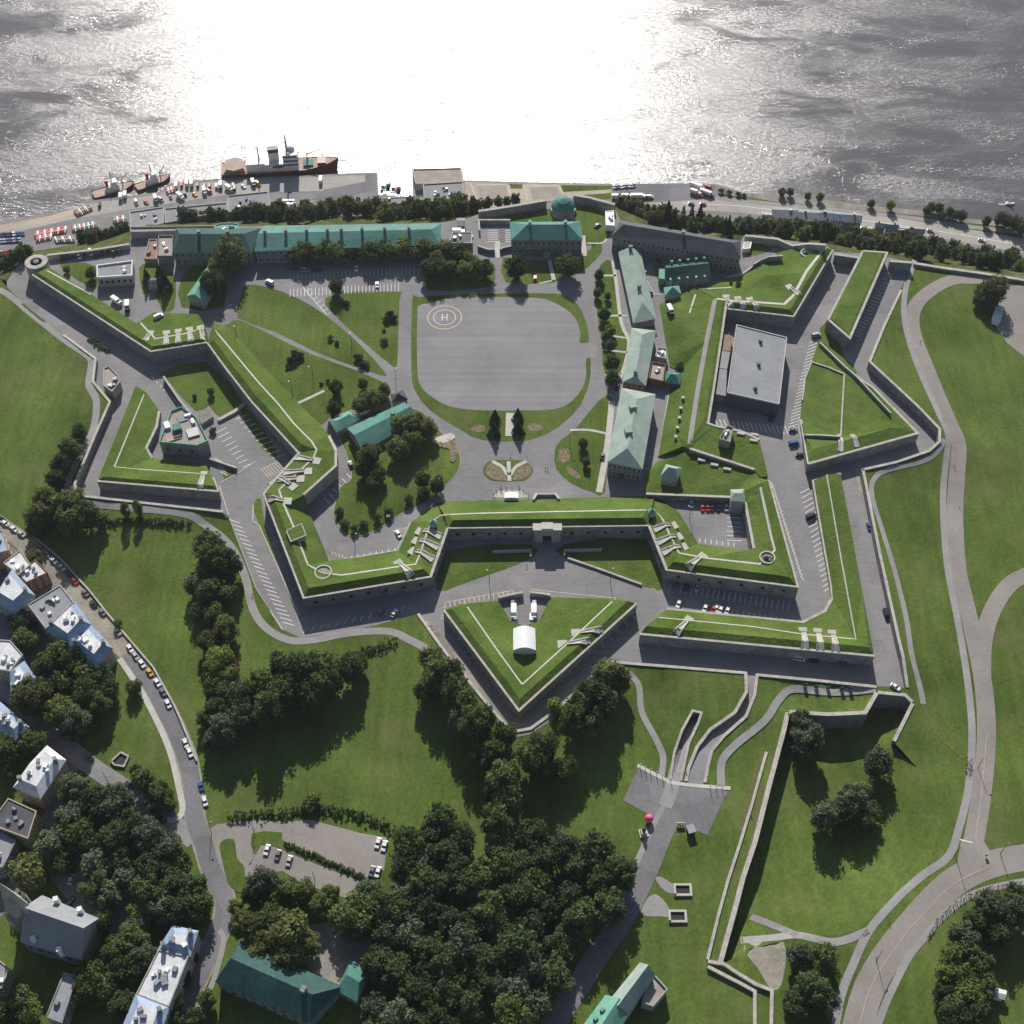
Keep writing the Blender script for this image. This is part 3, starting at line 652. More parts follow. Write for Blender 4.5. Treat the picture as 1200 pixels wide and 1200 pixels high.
# ditch side walls by the gate
freewall('ditch_wall', 'low pale wall left of the gate in the shaded ditch', 'wall', [(577,648.5),(621,647),(622,654)], 1.6, .6, 'stone_pale', flat=0)
freewall('ditch_wall', 'low pale wall right of the gate in the shaded ditch', 'wall', [(705,646),(662,647),(661,653)], 1.6, .6, 'stone_pale', flat=0)
freewall('kerb_wall', 'white kerb wall sloping away right of the gate road', 'wall', [(665,655),(700,667),(752,686)], .8, .7, 'pale_concrete', flat=0)
freewall('ravelin_gorge_wall', 'pale wall behind the left vans in front of the ravelin', 'wall', [(584,704),(600,700.5),(613,698)], 2.6, .8, 'stone_pale', flat=0)
freewall('ravelin_gorge_wall', 'pale wall behind the right vans in front of the ravelin', 'wall', [(621,698),(632,699),(645,701)], 2.6, .8, 'stone_pale', flat=0)
freewall('parapet_wall', 'white stepped parapet above the gate at the parade edge', 'wall', [(625,587.5),(628.5,581),(651,581),(655,586.5)], 1.4, .8, 'pale_concrete', b='all')
# north edge walls
freewall('sea_wall', 'dark wall of the river battery left of the green domed turret', 'wall', [(561,255),(600,249),(640,242)], 4.5, 1.6, 'stone', flat=0)
freewall('sea_wall', 'dark wall of the river battery right of the green domed turret', 'wall', [(672,236),(690,239),(720,247)], 4.5, 1.6, 'stone', flat=0)
freewall('sea_wall', 'low wall closing the far right bastion on the river side', 'wall', [(872,283),(910,287),(966,294)], 4.2, 1.4, 'stone_pale', b='all')
freewall('sea_wall', 'long wall behind the parked snowploughs at upper left', 'wall', [(57,304),(110,298),(153,291)], 3, 1.2, 'stone_pale', flat=0)
freewall('ditch_gate_wall', 'short blue-grey wall between bastion and box outwork', 'wall', [(976,307),(1003,311)], 5.5, 1.5, 'stone', flat=0)
freewall('ditch_gate_wall', 'short blue-grey wall between box outwork and the far right lane', 'wall', [(1040,315),(1066,317)], 5.5, 1.5, 'stone', flat=0)
freewall('cliff_wall', 'long pale wall on the cliff edge above the river road at right', 'wall', [(1070,311),(1100,316),(1150,323),(1200,331),(1260,340)], 1.6, 1.6, 'gravel', flat=0)
freewall('court_wall', 'grey wall round the small yard beside the green roofed mansion', 'wall', [(562,274),(561,262),(598,262)], 2.6, .8, 'stone_pale', flat=0)
freewall('court_wall', 'dark curved wall in front of the small yard by the mansion', 'wall', [(560,292),(572,296),(580,296)], 2.4, .8, 'stone', flat=0)
freewall('court_wall', 'dark wall between the small yard and the green roofed mansion', 'wall', [(586,296),(590,294),(600,292)], 2.4, .8, 'stone', flat=0)
freewall('retaining_wall', 'dark curved retaining wall inside the far right bastion', 'wall', [(882,315),(890,310),(900,306),(916,305)], 3.2, .7, 'stone', b='all')
freewall('retaining_wall', 'pale curved wall beside the ramp behind the dark barracks', 'wall', [(850,327),(868,324),(878,317),(886,310),(906,305)], 1.2, .6, 'pale_concrete', b='all')
freewall('retaining_wall', 'long dark wall between the left triangular lawn and the stall lane', 'wall', [(193,446),(212,474),(232,498)], 3, .8, 'stone', flat=0)
freewall('retaining_wall', 'dark wall between the striped left car park and the redoubt lane', 'wall', [(245,542-2),(262,563-2),(278,551)][:1]+[(247,544),(278,551)][1:], 1.8, .7, 'stone', flat=0)
freewall('trough_wall', 'thin wall throwing a dark line across the right triangular outwork', 'wall', [(960,404),(990,433),(1015,457),(1043,487)], 1.8, .5, 'stone', b='all')
freewall('outwork_wall', 'thin pale wall crossing the right triangular lawn from north to south', 'wall', [(989,440),(987,475),(985,512)], .9, .5, 'pale_concrete', b='all')
freewall('outwork_wall', 'low edge wall along the left side of the right triangular lawn', 'wall', [(989,439),(970,431),(951,425),(943,445),(940,470)], .5, .5, 'pale_concrete', b='all')
freewall('outwork_wall', 'dark short wall across the foot of the right triangular lawn', 'wall', [(942,513),(960,513.5),(984,515)], 2.2, .6, 'stone', b='all')
freewall('trench_bank_wall', 'pale line of old wall footing on the lawn above the long trench', 'wall', [(898,882),(890,910),(881.5,941),(867,989),(853,1032),(842,1072),(836,1097),(829,1125)], .5, .9, 'pale_concrete')
freewall('zigzag_wall', 'pale zigzag wall at the foot of the long trench', 'wall', [(829,1128),(848,1131),(866,1143),(886,1155),(904,1162),(903,1215)], 1.2, 1.0, 'pale_concrete')
freewall('zigzag_wall', 'inner pale wall of the zigzag work at lower right', 'wall', [(829,1134),(850,1145),(866,1153),(884,1163),(884,1215)], 1.2, 1.0, 'pale_concrete')
freewall('park_wall', 'stone wall between the curved street and the left park', 'wall', [(0,612),(45,634),(72,657),(105,693),(128,722),(150,748),(180,783),(205,828),(222,868),(231,893)], .9, .5, 'stone')
freewall('footbridge', 'narrow white footbridge across the left ditch', 'bridge', [(256,494),(275,484),(288,474)], 1.2, 1.6, 'pale_concrete', flat=0)
# ------------------------------------------------------------------ roads, paths and lawns
strip('footpath', [(-60,322),(0,340),(37,368),(75,398),(100,415),(107,424),(104,450),(113,470),(110,500),(100,522),(90,542),(81,562),(79,577),(90,586),(105,590),(150,595),(215,602),(240,615),(270,640),(287,675),(296,712),(311,735),(338,750),(367,750),(410,742),(455,740),(480,750),(497,759),(512,770)], 3.6, 'path', .12)
strip('footpath', [(731,784),(748,802),(752,834),(768,865),(777,887),(775,910)], 2.6, 'path', .12)
strip('footpath', [(1026,808),(975,812),(930,808),(913,820),(896,845),(862,873),(846,893),(845,921)], 3.2, 'path', .35, step=1.5)
strip('footpath', [(500,728),(520,752),(548,788),(580,836),(600,861),(618,858),(645,842),(690,803),(722,778)], 2.6, 'gravel', .12, smooth=0)
strip('footpath', [(1072,305),(1061,340),(1060,375),(1069,412),(1084,450),(1100,485),(1111,512),(1109,537),(1105,587),(1110,662),(1124,737),(1134,800),(1139,860),(1135,922),(1123,973),(1111,1004),(1081,1026),(1053,1051),(1019,1090),(999,1132),(985,1169),(977,1215)], 3.0, 'path', .12)
strip('footpath', [(1107,515),(1098,530),(1080,541),(1040,551),(1024,562),(1022,582),(1035,625),(1050,675),(1062,725),(1068,765),(1078,805),(1082,825)], 2.4, 'path', .14)
strip('footpath', [(1022,1215),(1030,1197),(1041,1169),(1064,1123),(1084,1098),(1109,1070),(1143,1047),(1200,1033),(1260,1028)], 2.6, 'path', .12)
strip('footpath', [(868,1102),(905,1099),(936,1096),(979,1104),(1017,1091)], 3.0, 'path', .12)
strip('footpath', [(880,1074),(905,1084),(934,1096)], 3.0, 'asphalt', .13)
RC = [(1260,322),(1150,327),(1117,328),(1090,341),(1072,360),(1070,385),(1084,425),(1110,487),(1123,517),(1122,550),(1119,600),(1122,662),(1130,700),(1141,745),(1152,800),(1156,860),(1150,931),(1141,985),(1136,1010)]
strip('park_road', RC, 7.6, 'asphalt_park', .10)
strip('park_road', [(1260,655),(1200,675),(1177,692),(1160,722),(1152,756),(1151,800)], 7.4, 'asphalt_park', .13)
strip('park_road', [(1000,1230),(1006,1200),(1019,1157),(1044,1115),(1081,1070),(1115,1036),(1152,1016),(1200,1005),(1280,998)], 10.6, 'asphalt_park', .10)
sheet('park_road', [(1126,985),(1152,985),(1162,1000),(1176,1004),(1160,1018),(1118,1036)], 'asphalt_park', .14, step=4)
strip('road_marking', [(1006,1205),(1019,1160),(1044,1117),(1081,1072),(1115,1038),(1150,1019)], .16, 'yellow_paint', .18)
strip('road_marking', [(1156,862),(1150,931),(1143,982)], .14, 'yellow_paint', .18)
strip('road_marking', [(1125,984),(1140,988)], .5, 'line_paint', .2, smooth=0)
sheet('car_park', [(1170,350),(1185,335),(1260,330),(1260,430),(1200,418),(1180,402),(1168,385)], 'asphalt_park', .12)
strip('track', [(1079,815),(1084,832),(1098,860),(1130,890)], 1.3, 'dry_bank', .12)
# entrance plaza
sheet('plaza', [(749,898),(786,917),(805,919),(853,927),(829,979),(805,969),(767,958),(730,938)], 'asphalt_dark', .10, step=5)
strip('street', [(800,930),(791,945),(774,981),(754,1029),(728,1080),(705,1112),(680,1152),(655,1190),(635,1225)], 8.4, 'asphalt_dark', .16)
strip('pavement', [(786,925),(779,942),(765,968),(742,1020),(728,1050)], 2.2, 'path', .20, smooth=3)
strip('pavement', [(799,880),(792,905),(787,925),(779,945)], 5.5, 'path', .21, smooth=3)
strip('pavement', [(747,897),(768,908),(786,917),(806,920),(830,922),(856,924)], 1.6, 'pale_concrete', .22, smooth=0)
sheet('road', [(876,812),(883,812),(872,838),(846,861),(832,880),(827,900),(824,919),(805,918),(808,901),(818,876),(833,857),(863,837)], 'asphalt', .035, flat=0)
strip('pavement', [(815,845),(806,870),(800,890)], 3.0, 'path', .10, smooth=3)
strip('track', [(889,890),(886,902),(874,950),(868,975)], 1.8, 'dry_bank', .10)
strip('track', [(897,919),(891,944),(883,980),(876,1006)], 2.0, 'dry_bank', .10)
sheet('dirt_patch', [(872,1108),(918,1104),(917,1150),(905,1160),(888,1135)], 'gravel', .10, smooth=4, step=4)
sheet('side_yard', [(757,1055),(768,1048),(780,1058),(786,1074),(774,1074),(752,1072)], 'path', .09, smooth=3, step=4)
sheet('side_yard', [(768,1030),(775,1028),(795,1041),(795,1047),(780,1045)], 'path', .09, smooth=3, step=4)
# town streets
ST = [(-40,590),(-5,612),(37,643),(75,682),(120,732),(150,764),(176,800),(197,837),(213,872),(221,897),(226,928),(229,962),(238,987),(248,1020),(262,1050),(262,1076),(250,1107),(230,1150),(216,1180),(205,1215)]
strip('street', ST, 8.6, 'gravel', .10)
strip('street', ST[5:], 7.0, 'asphalt_dark', .14)
strip('pavement', [(140,772),(163,806),(183,843),(199,880),(209,920),(214,948),(207,960),(196,961)], 2.4, 'pale_concrete', .19)
strip('street', [(228,985),(207,968),(175,945),(140,920),(107,898),(75,872),(50,850),(20,818),(-20,780)], 7.5, 'asphalt', .12)
strip('street', [(-20,1090),(15,1040),(45,985),(70,930),(90,885)], 6.0, 'asphalt_dark', .11)
strip('pavement', [(257,1090),(262,1105),(250,1150),(240,1170),(215,1215)], 2.0, 'path', .16)
sheet('car_park', [(238,975),(255,966),(297,961),(338,963),(365,961),(421,976),(455,982),(450,1020),(421,1032),(415,1056),(356,1036),(331,1021),(284,1028),(272,1050),(255,1030),(246,1000)], 'asphalt_park', .11, step=6)
sheet('traffic_island', [(295,977),(310,974),(331,976),(330,984),(352,995),(426,1029),(421,1032),(350,1004),(322,992),(306,990),(299,1002),(294,990)], 'grass', .22, step=4)
sheet('traffic_island', [(258,988),(274,984),(278,1006),(287,1018),(283,1046),(268,1036),(261,1010)], 'grass', .22, smooth=3, step=4)
sheet('yard', [(60,1010),(150,985),(170,1060),(140,1100),(95,1075),(60,1030)], 'asphalt_dark', .10)
sheet('yard', [(355,1085),(415,1075),(440,1110),(410,1160),(365,1140),(350,1110)], 'gravel', .10)
sheet('yard', [(-30,615),(30,650),(140,760),(110,800),(60,760),(20,830),(-40,800)], 'asphalt_dark', .08)
# inside the fort: lawns on the asphalt
G0 = .03
def lawn(px, off=G0, smooth=2, m='grass', name='lawn'): return sheet(name, px, m, off, flat=0, smooth=smooth)
lawn([(285,340),(289,334),(312,336),(350,350),(382,370),(420,402),(451,436),(447,440),(405,426),(365,410),(325,390),(279,373),(280,355)])
lawn([(381,350),(412,342),(467,342),(468,352),(466,420),(465,427),(461,430),(425,400),(390,367)])
lawn([(268,380),(281,375),(325,396),(367,416),(412,432),(447,447),(450,452),(459,462),(430,473),(410,480),(386,490),(372,500),(352,480),(300,424),(264,385)])
lawn([(483,352),(490,348),(540,345),(600,344),(650,344),(670,350),(682,365),(689,385),(690,402),(692,420),(692,432),(691,447),(680,475),(655,500),(620,516),(567,516),(542,505),(505,482),(486,457),(482,430)])
sheet('parade_ground', [(489,368),(492,358),(505,355),(537,348.5),(625,349),(650,355),(665,364),(676,376),(680,392),(680,402),(698,402),(698,420),(687,420),(687,438),(682,456),(665,474),(645,480),(617,481),(567,481),(530,477),(507,466),(493,452),(489,432)], 'parade', .06, flat=0, smooth=3)
lawn([(717,467),(702,469),(675,502),(656,517),(650,530),(652,550),(670,567),(695,577),(709,577),(712,520)])
lawn([(704,310),(717,306),(722,330),(728,380),(738,400),(733,440),(709,440),(705,400),(697,345)])
lawn([(589,304),(600,302),(680,300),(695,285),(705,287),(704,297),(690,312),(675,322),(655,327),(648,331),(593,331)])
lawn([(672,240),(712,250),(717,272),(705,285),(687,287),(680,270)])
lawn([(565,258),(640,245),(665,245),(665,260),(565,261)])
lawn([(550,312),(575,306),(580,318),(578,332),(560,338),(500,340),(505,320)])
lawn([(70,312),(85,308),(112,312),(112,340)])
lawn([(163,314),(175,310),(200,318),(206,330),(204,362),(190,364),(180,340),(168,345)])
lawn([(213,325),(240,305),(262,318),(262,360),(213,360)])
lawn([(187,437),(241,424),(285,474),(257,489),(245,475),(229,482),(195,444)], m='grass_rampart')
lawn([(282,482),(294,482),(324,528),(320,537),(300,515)], m='grass_rampart')
lawn([(512,692),(524,645),(622,638),(622,655),(560,678),(535,687)], m='grass_rampart')
lawn([(663,655),(660,638),(757,632),(776,690),(764,688),(752,687)], m='grass_rampart')
lawn([(235+62,592),(306,584),(312,620),(344,712),(350,718),(304,616)], m='grass_rampart')
lawn([(420,738),(491,719),(470,727),(430,735)], .03)
lawn([(262,553),(273,550),(276,556),(263,561)])
lawn([(960,397),(968,377),(975,383),(990,420),(992,436),(1002,440),(1000,428)], .025)
lawn([(1003,310),(1010,305),(975,372),(966,392)], .035, m='grass_rough')
lawn([(876,285),(905,290),(898,296),(875,300)])
lawn([(765,312),(778,312),(780,330),(783,336),(776,338)])
# garden mound with the mint roofed hall
mnd = [(390,602),(398,572),(412,560),(405,530),(400,512),(430,485),(480,478),(505,492),(518,508),(532,520),(539,535),(538,550),(525,567),(512,577),(497,590),(470,602),(440,622),(412,629),(398,618)]
mb_ = [tuple(W(x, y, .05)) for x, y in smoothline(mnd, True, 3)]
v, f = cdt(mb_, [], [], [tuple(W(x, y, z)) for x, y, z in ((440,555,2.5),(470,548,3),(500,540,2.2),(420,590,2.6),(445,590,2.8),(470,578,3),(495,562,2.5),(430,540,1.5),(440,510,.3),(470,500,.2),(515,530,.8),(410,605,1.4),(505,515,.8))])
surf('garden_lawn', v, f, 'grass', smooth=True); mkbvh()
# marked lanes: helipad, stalls, kerbs
def circ(px, py, r0, r1, z=.09, name='helipad_marking', m='line_paint'):
    c = W(px, py, 0); mb = MB(); n = 64
    vs = [(c.x+r*math.cos(2*math.pi*i/n), c.y+r*math.sin(2*math.pi*i/n), z) for r in (r0, r1) for i in range(n)]
    mb.add(vs, [(i, n+i, n+(i+1) % n, (i+1) % n) for i in range(n)]); struct(mb.build(name, m))
circ(521, 372, 8.75, 9.25, m='yellow_paint'); circ(521, 372, 5.7, 6.0)
c = W(521, 372, 0); mb = MB()
for x0, x1, y0, y1 in ((-1.5, -1.1, -2.6, 2.6), (1.1, 1.5, -2.6, 2.6), (-1.1, 1.1, -.2, .2)):
    mb.quad((c.x+x0, c.y+y0, .092), (c.x+x1, c.y+y0, .092), (c.x+x1, c.y+y1, .092), (c.x+x0, c.y+y1, .092))
struct(mb.build('helipad_marking', 'line_paint'))
def stalls(p0, p1, n, d0, d1=None, wdt=.32, m='line_paint', z=.05, base=False):
    d1 = d1 or d0; mb = MB()
    def seg(a, b, k=0):
        A, B_ = W(*a, 0), W(*b, 0); d = (B_-A); 
        if d.length < .01: return
        t = Vector((-d.y, d.x, 0)).normalized()*wdt/2; zz = Vector((0, 0, z+k))
        mb.quad(A-t+zz, B_-t+zz, B_+t+zz, A+t+zz)
    for i in range(n+1):
        t = i/n; a = (p0[0]+(p1[0]-p0[0])*t, p0[1]+(p1[1]-p0[1])*t); d = (d0[0]+(d1[0]-d0[0])*t, d0[1]+(d1[1]-d0[1])*t)
        seg(a, (a[0]+d[0], a[1]+d[1]))
    if base: seg(p0, p1, .004)
    struct(mb.build('parking_lines', m))
stalls((270,609),(331,729), 22, (11,4), (14,4))
stalls((277,491),(319,537), 9, (13,-5), (14,-4)); stalls((252,508),(284,548), 8, (13,-7), (9,-4)); stalls((251,537),(258,553), 5, (9,4))
stalls((177,441),(210,475), 8, (6,6)); stalls((306,550),(325,541), 6, (9,10), m='yellow_paint', base=True)
stalls((404,657),(462,646), 8, (1,-4)); stalls((412,561),(386,590), 5, (-6,-6)); stalls((390,650),(402,654), 3, (-1,-4), m='yellow_paint')
stalls((460,622),(478,616), 5, (6,3), m='yellow_paint')
stalls((340,348),(467,341), 30, (0,-9), wdt=.26); stalls((340,318),(490,314), 32, (0,8), wdt=.22)
stalls((923,505),(948,402), 26, (11,-4)); stalls((915,400),(945,400), 1, (0,0))
stalls((938,578),(966,693), 20, (11,-6), (13,-8)); stalls((903,565),(938,675), 22, (4,5))
stalls((787,683),(925,705), 22, (-3,10), (-2,11), wdt=.26); stalls((858,718),(936,729), 12, (0,-3))
stalls((1010,556),(1053,775), 14, (7,1), (9,1)); stalls((1003,558),(1007,575), 6, (5,3), m='yellow_paint')
stalls((521,706),(601,692), 14, (1,6), m='yellow_paint', base=True); stalls((519,712),(516,725), 4, (4,0), m='yellow_paint')
stalls((624,691),(722,701), 1, (0,0), m='yellow_paint', base=True)
stalls((528,722),(602,824), 14, (-7,6)); stalls((740,720),(615,824), 13, (6,6))
stalls((838,491),(930,500), 18, (4,10)); stalls((850,607),(869,607), 1, (0,0)); stalls((852,601),(852,633), 6, (17,1)); stalls((820,636),(860,641), 6, (0,-5))
stalls((1000,392),(1043,312), 22, (8,3)); stalls((572,283),(572,270), 5, (20,0)); stalls((598,270),(598,283), 5, (-14,0)); stalls((355,742),(470,716), 12, (4,-6), wdt=.26)
stalls((355,337),(383,369), 7, (5,-3), base=True)
def kerb(px, m='pale_concrete', wd=.5, h=.14, flat=0.0, name='kerb', smooth=0):
    if smooth: px = smoothline(px, False, smooth)
    pts = [tuple(W(x, y, flat)) for x, y in px]; mb = MB()
    wallmesh(mb, [(p[0], p[1], flat+h) for p in pts], flat-.1, wd/2, wd/2); struct(mb.build(name, m))
for k in ([(268,606),(300,690),(331,738)],[(297,592),(296,611),(304,616),(351,722)],[(388,658),(465,645),(481,612)],[(362,604),(386,658)],[(936,692),(975,700)][:0] or [(958,568),(974,690),(976,700),(967,717),(940,730),(782,714)],[(560,570),(600,566),(640,566)][:0] or [(491,719),(516,757)],
          [(258,566),(280,554),(300,541)],[(257,569),(268,604)],[(942,512),(938,490)],[(940,470),(936,500),(945,545)],[(745,305),(767,345),(776,345)],[(797,460),(784,460),(771,536)]):
    if k: kerb(k, 'pale_concrete')
kerb([(395,556),(412,629)][:0] or mnd+[mnd[0]], 'path', .5, .16, smooth=3)
# pale walks by the long mint roofed buildings
for k, wd in (([(718,306),(722,330),(728,378),(737,400),(733,425),(726,445)], 1.9), ([(717,470),(712,520),(702,577)], 3.0), ([(702,323),(722,323)], 1.4), ([(702,370),(735,370)], 1.4), ([(706,392),(733,396)], 1.3), ([(706,410),(735,413)], 1.3), ([(709,440),(728,438)], 1.3), ([(668,504),(690,504),(710,508)], 1.4), ([(643,302),(649,328)], 2.2), ([(632,332),(647,329)], 1.0), ([(688,285),(705,285),(711,280)], 1.2), ([(583,283),(583,302)], 3.0), ([(344,475),(380,458)], 1.6), ([(598,484),(597,511)], 4.2), ([(682,276),(684,300)], 3.6)):
    strip('walk', k, wd, 'pale_concrete', .10, 'land', 0, 3 if len(k) > 2 else 0)
# the flower island before the gate
isl = [(566,552),(570,543),(580,539.5),(612,539.5),(621,545),(625,552),(618,561),(610,563.5),(580,563.5),(571,560)]
sheet('flower_island', isl, 'grass', .12, flat=0, smooth=3)
for pts in ([(569,552),(573,544),(580,543),(588,551),(593,563),(578,562),(572,558)], [(601,563),(605,552),(613,544),(620,547),(623,552),(617,560),(609,562)]):
    sheet('flower_bed', pts, 'flowers', .17, flat=0, smooth=3)
for pts in ([(596,541),(597,564)], [(577,541),(588,547),(595,557)], [(617,541),(605,547),(598,557)]): strip('walk', pts, 1.8, 'pale_concrete', .22, 'land', 0, 4)
for pts in ([(655,528),(665,526),(668,535),(664,542),(656,540)], [(664,547),(672,550),(681,559),(676,561),(667,555)], [(551,503),(560,498),(568,500),(566,506),(556,506)], [(618,499),(628,496),(637,501),(634,504),(622,505)]):
    sheet('flower_bed', pts, 'flowers', .09, flat=0, smooth=3)
for pts in ([(512,520),(530,515),(536,528),(533,541),(527,540),(527,527),(516,524)], [(507,516),(527,508),(533,514),(514,521)]):
    sheet('flower_bed', pts, 'flowers' if pts[0][0] > 510 else 'pale_concrete', .35, b='all', smooth=3, step=3)
sheet('stage_floor', [(577,583),(585,575),(610,575),(621,583)], 'pale_concrete', .06, flat=0)
# riverside: quays, promenade, road
def qs(name, px, m, off): return sheet(name, px, m, off, flat=QZ)
qs('quay', [(-200,282),(0,264),(60,252.5),(107,238),(188,228),(202,217),(262,212),(440,204.5),(440,222),(300,226),(268,228),(150,246),(90,256),(0,276),(-200,300)], 'quay', .05)
qs('quay', [(-50,268),(0,264),(60,252.5),(100,241),(104,247),(60,259),(0,272)], 'quay_tan', .09)
qs('quay_paving', [(380,222),(428,213),(428,204.6),(440,204.4),(440,222),(400,232),(365,234)], 'asphalt_dark', .09)
qs('promenade', [(545,213),(600,215),(716,217),(716,226),(640,236),(560,246),(545,236)], 'quay_tan', .05)
for pts in ([(596,215.5),(612,216),(614,221),(598,221)], [(657,217),(716,217.5),(716,222),(660,225)], [(680,229),(716,226),(716,233),(690,235)]): qs('lawn', pts, 'grass', .10)
for pts in ([(559,217),(592,216.5),(597,234),(563,236)], [(620,219),(652,218),(658,231),(624,234)]): qs('playground', pts, 'roof_tan', .10)
for pts in ([(545,216),(552,216),(560,240)], [(596,217),(600,236)], [(613,218),(619,236)], [(655,218),(660,228)], [(559,217),(592,216.5)], [(620,219),(652,218)]): strip('walk', pts, 1.5, 'pale_concrete', .16, 'land', QZ, 0)
qs('lawn', [(842,228),(905,234),(1000,244),(1080,252),(1130,260),(1200,268),(1400,290),(1400,300),(1200,279),(1130,270),(1080,262),(1000,253),(905,243),(840,234)], 'grass_rough', .05)
qs('shingle', [(872,226),(950,232.5),(1010,240.5),(1090,248.5),(1130,256.5),(1200,262.5),(1400,284),(1400,290),(1200,268),(1130,261),(1080,253),(1000,245.5),(905,236),(870,229)], 'gravel', .09)
strip('cycle_path', [(840,232),(905,239),(1000,248),(1080,257),(1130,265),(1200,273),(1400,296)], 4, 'path', .13, 'land', QZ)
strip('river_road', [(728,243),(800,239),(860,241),(905,246),(1000,257),(1080,268),(1130,276),(1200,288),(1400,320)], 15, 'quay', .07, 'land', QZ)
strip('road_marking', [(800,239),(860,241),(905,246),(1000,257),(1080,268),(1130,276),(1200,288)], .5, 'line_paint', .14, 'land', QZ)
qs('car_park', [(716,216),(838,216),(838,232),(790,236),(720,238)], 'asphalt_dark', .10)
# ------------------------------------------------------------------ buildings
def window_mesh(w_, h_, m1, m2):
    mb = MB()
    mb.box((0, 0), w_, .16, -h_/2, h_/2, 0, 0); mb.box((0, -.07), w_*.72, .08, -h_*.4, h_*.4, 0, 1)
    o = mb.build('window', [m1, m2]); me = o.data; bpy.data.objects.remove(o); return me
WIN = {'stone': window_mesh(1.5, 2.2, 'coping', 'glass'), 'small': window_mesh(1.1, 1.5, 'white', 'glass'), 'dormer': window_mesh(1.6, 1.9, 'white', 'glass'), 'dark': window_mesh(1.5, 1.9, 'slate', 'glass')}
def bld(name, label, cat, px, ze, zr, kind='hip', ins=(.15, .15), wm='stone', rm='copper_teal', wins=(), chim=(), base=None, b='land', axis=0, group=None, over=.5, par=.9, flatm=None, door=None, skylights=0, cm='stone', vents=0):
    n = len(px)
    if base is None:
        q = W(sum(p[0] for p in px)/n, sum(p[1] for p in px)/n, ze); base = Z(q.x, q.y, b)
    w_ = [W(x, y, base+ze) for x, y in px]; c = sum(w_, Vector())/n; c.z = base
    root = empty(name, c); tag(root, label, cat, group)
    z1, zt = base+ze, base+zr
    poly = [(p.x, p.y) for p in w_]
    area = sum(poly[i][0]*poly[(i+1) % n][1]-poly[(i+1) % n][0]*poly[i][1] for i in range(n))
    ccw = area > 0
    mb = MB()
    if kind == 'flat':
        mb.prism(poly, base-1, z1-.1); mb.build('wall', wm, root)
        mb = MB(); mb.prism(poly, z1-.1, z1+.02); mb.build('roof', rm, root)
        if par:
            mb = MB(); L_ = [(p[0], p[1], z1+par) for p in poly+[poly[0]]]; wallmesh(mb, L_, z1-.3, .12, .35, left_is_in=ccw); mb.build('parapet', flatm or wm, root)
    else:
        mb.prism(poly, base-1, z1-.02)
        ov = offsetline([(p[0], p[1]) for p in poly], -over if ccw else over, True); E = [Vector((q[0], q[1], z1)) for q in ov]
        rf = MB()
        if kind == 'pyramid':
            ap = Vector((c.x, c.y, zt)); rf.add(E+[ap], [(i, (i+1) % n, n) for i in range(n)]+[tuple(range(n-1, -1, -1))])
        elif kind == 'mansard':
            I = offsetline(poly, (ins[0] if ccw else -ins[0]), True)
            I = [Vector((q[0], q[1], zt)) for q in I]
            rf.add(E+I, [(i, (i+1) % n, n+(i+1) % n, n+i) for i in range(n)]+[tuple(range(n-1, -1, -1))]); rf.add(I, [tuple(range(n))], 1)
        else:
            A, B_, C_, D_ = (E[(i+axis) % 4] for i in range(4))
            M0, M1 = (A+D_)/2, (B_+C_)/2; M0.z = M1.z = zt
            R0, R1 = M0.lerp(M1, ins[0]), M1.lerp(M0, ins[1]); R0.z = R1.z = zt
            rf.add([A, B_, C_, D_, R0, R1], [(0, 1, 5, 4), (1, 2, 5), (2, 3, 4, 5), (3, 0, 4), (3, 2, 1, 0)])
            a, b2, c2, d = (w_[(i+axis) % 4] for i in range(4))
            for (u, v2, ii, Rg) in ((a, d, ins[0], R0), (b2, c2, ins[1], R1)):
                if ii == 0:
                    m_ = (u+v2)/2; m_.z = zt-.05; mb.add([u, v2, m_], [(0, 1, 2)])
        mb.build('wall', wm, root); ro = rf.build('roof', [rm, flatm or rm], root)
        # ridge cap and chimneys
        if kind in ('hip', 'gable'):
            for t in chim:
                q = R0.lerp(R1, t); mb = MB(); ang = math.atan2((R1-R0).y, (R1-R0).x)
                mb.box((q.x, q.y), 1.5, 1.9, zt-1.4, zt+2.2, ang); mb.box((q.x, q.y), 1.8, 2.2, zt+2.0, zt+2.35, ang); mb.build('chimney', cm, root)
        elif chim:
            for t in chim:
                q = w_[0].lerp(w_[2], t); mb = MB(); mb.box((q.x, q.y), 1.4, 1.6, z1-.5, zt+2.0, .4); mb.build('chimney', cm, root)
    rnd = random.Random(int(c.x*10)+77)
    if vents:
        for k in range(vents):
            t, s_ = rnd.uniform(.2, .8), rnd.uniform(.25, .75)
            q = w_[0].lerp(w_[1], t).lerp((w_[3] if n > 3 else w_[2]).lerp(w_[2], t), s_); mb = MB(); zz = z1 if kind == 'flat' else zt
            sx, sy, sh = rnd.uniform(.9, 2.4), rnd.uniform(.9, 2.0), rnd.uniform(.6, 1.6)
            mb.box((q.x, q.y), sx, sy, zz-.1, zz+sh, rnd.uniform(0, 1.5)); mb.build('roof_vent', rnd.choice(('metal', 'roof_grey', 'white')), root)
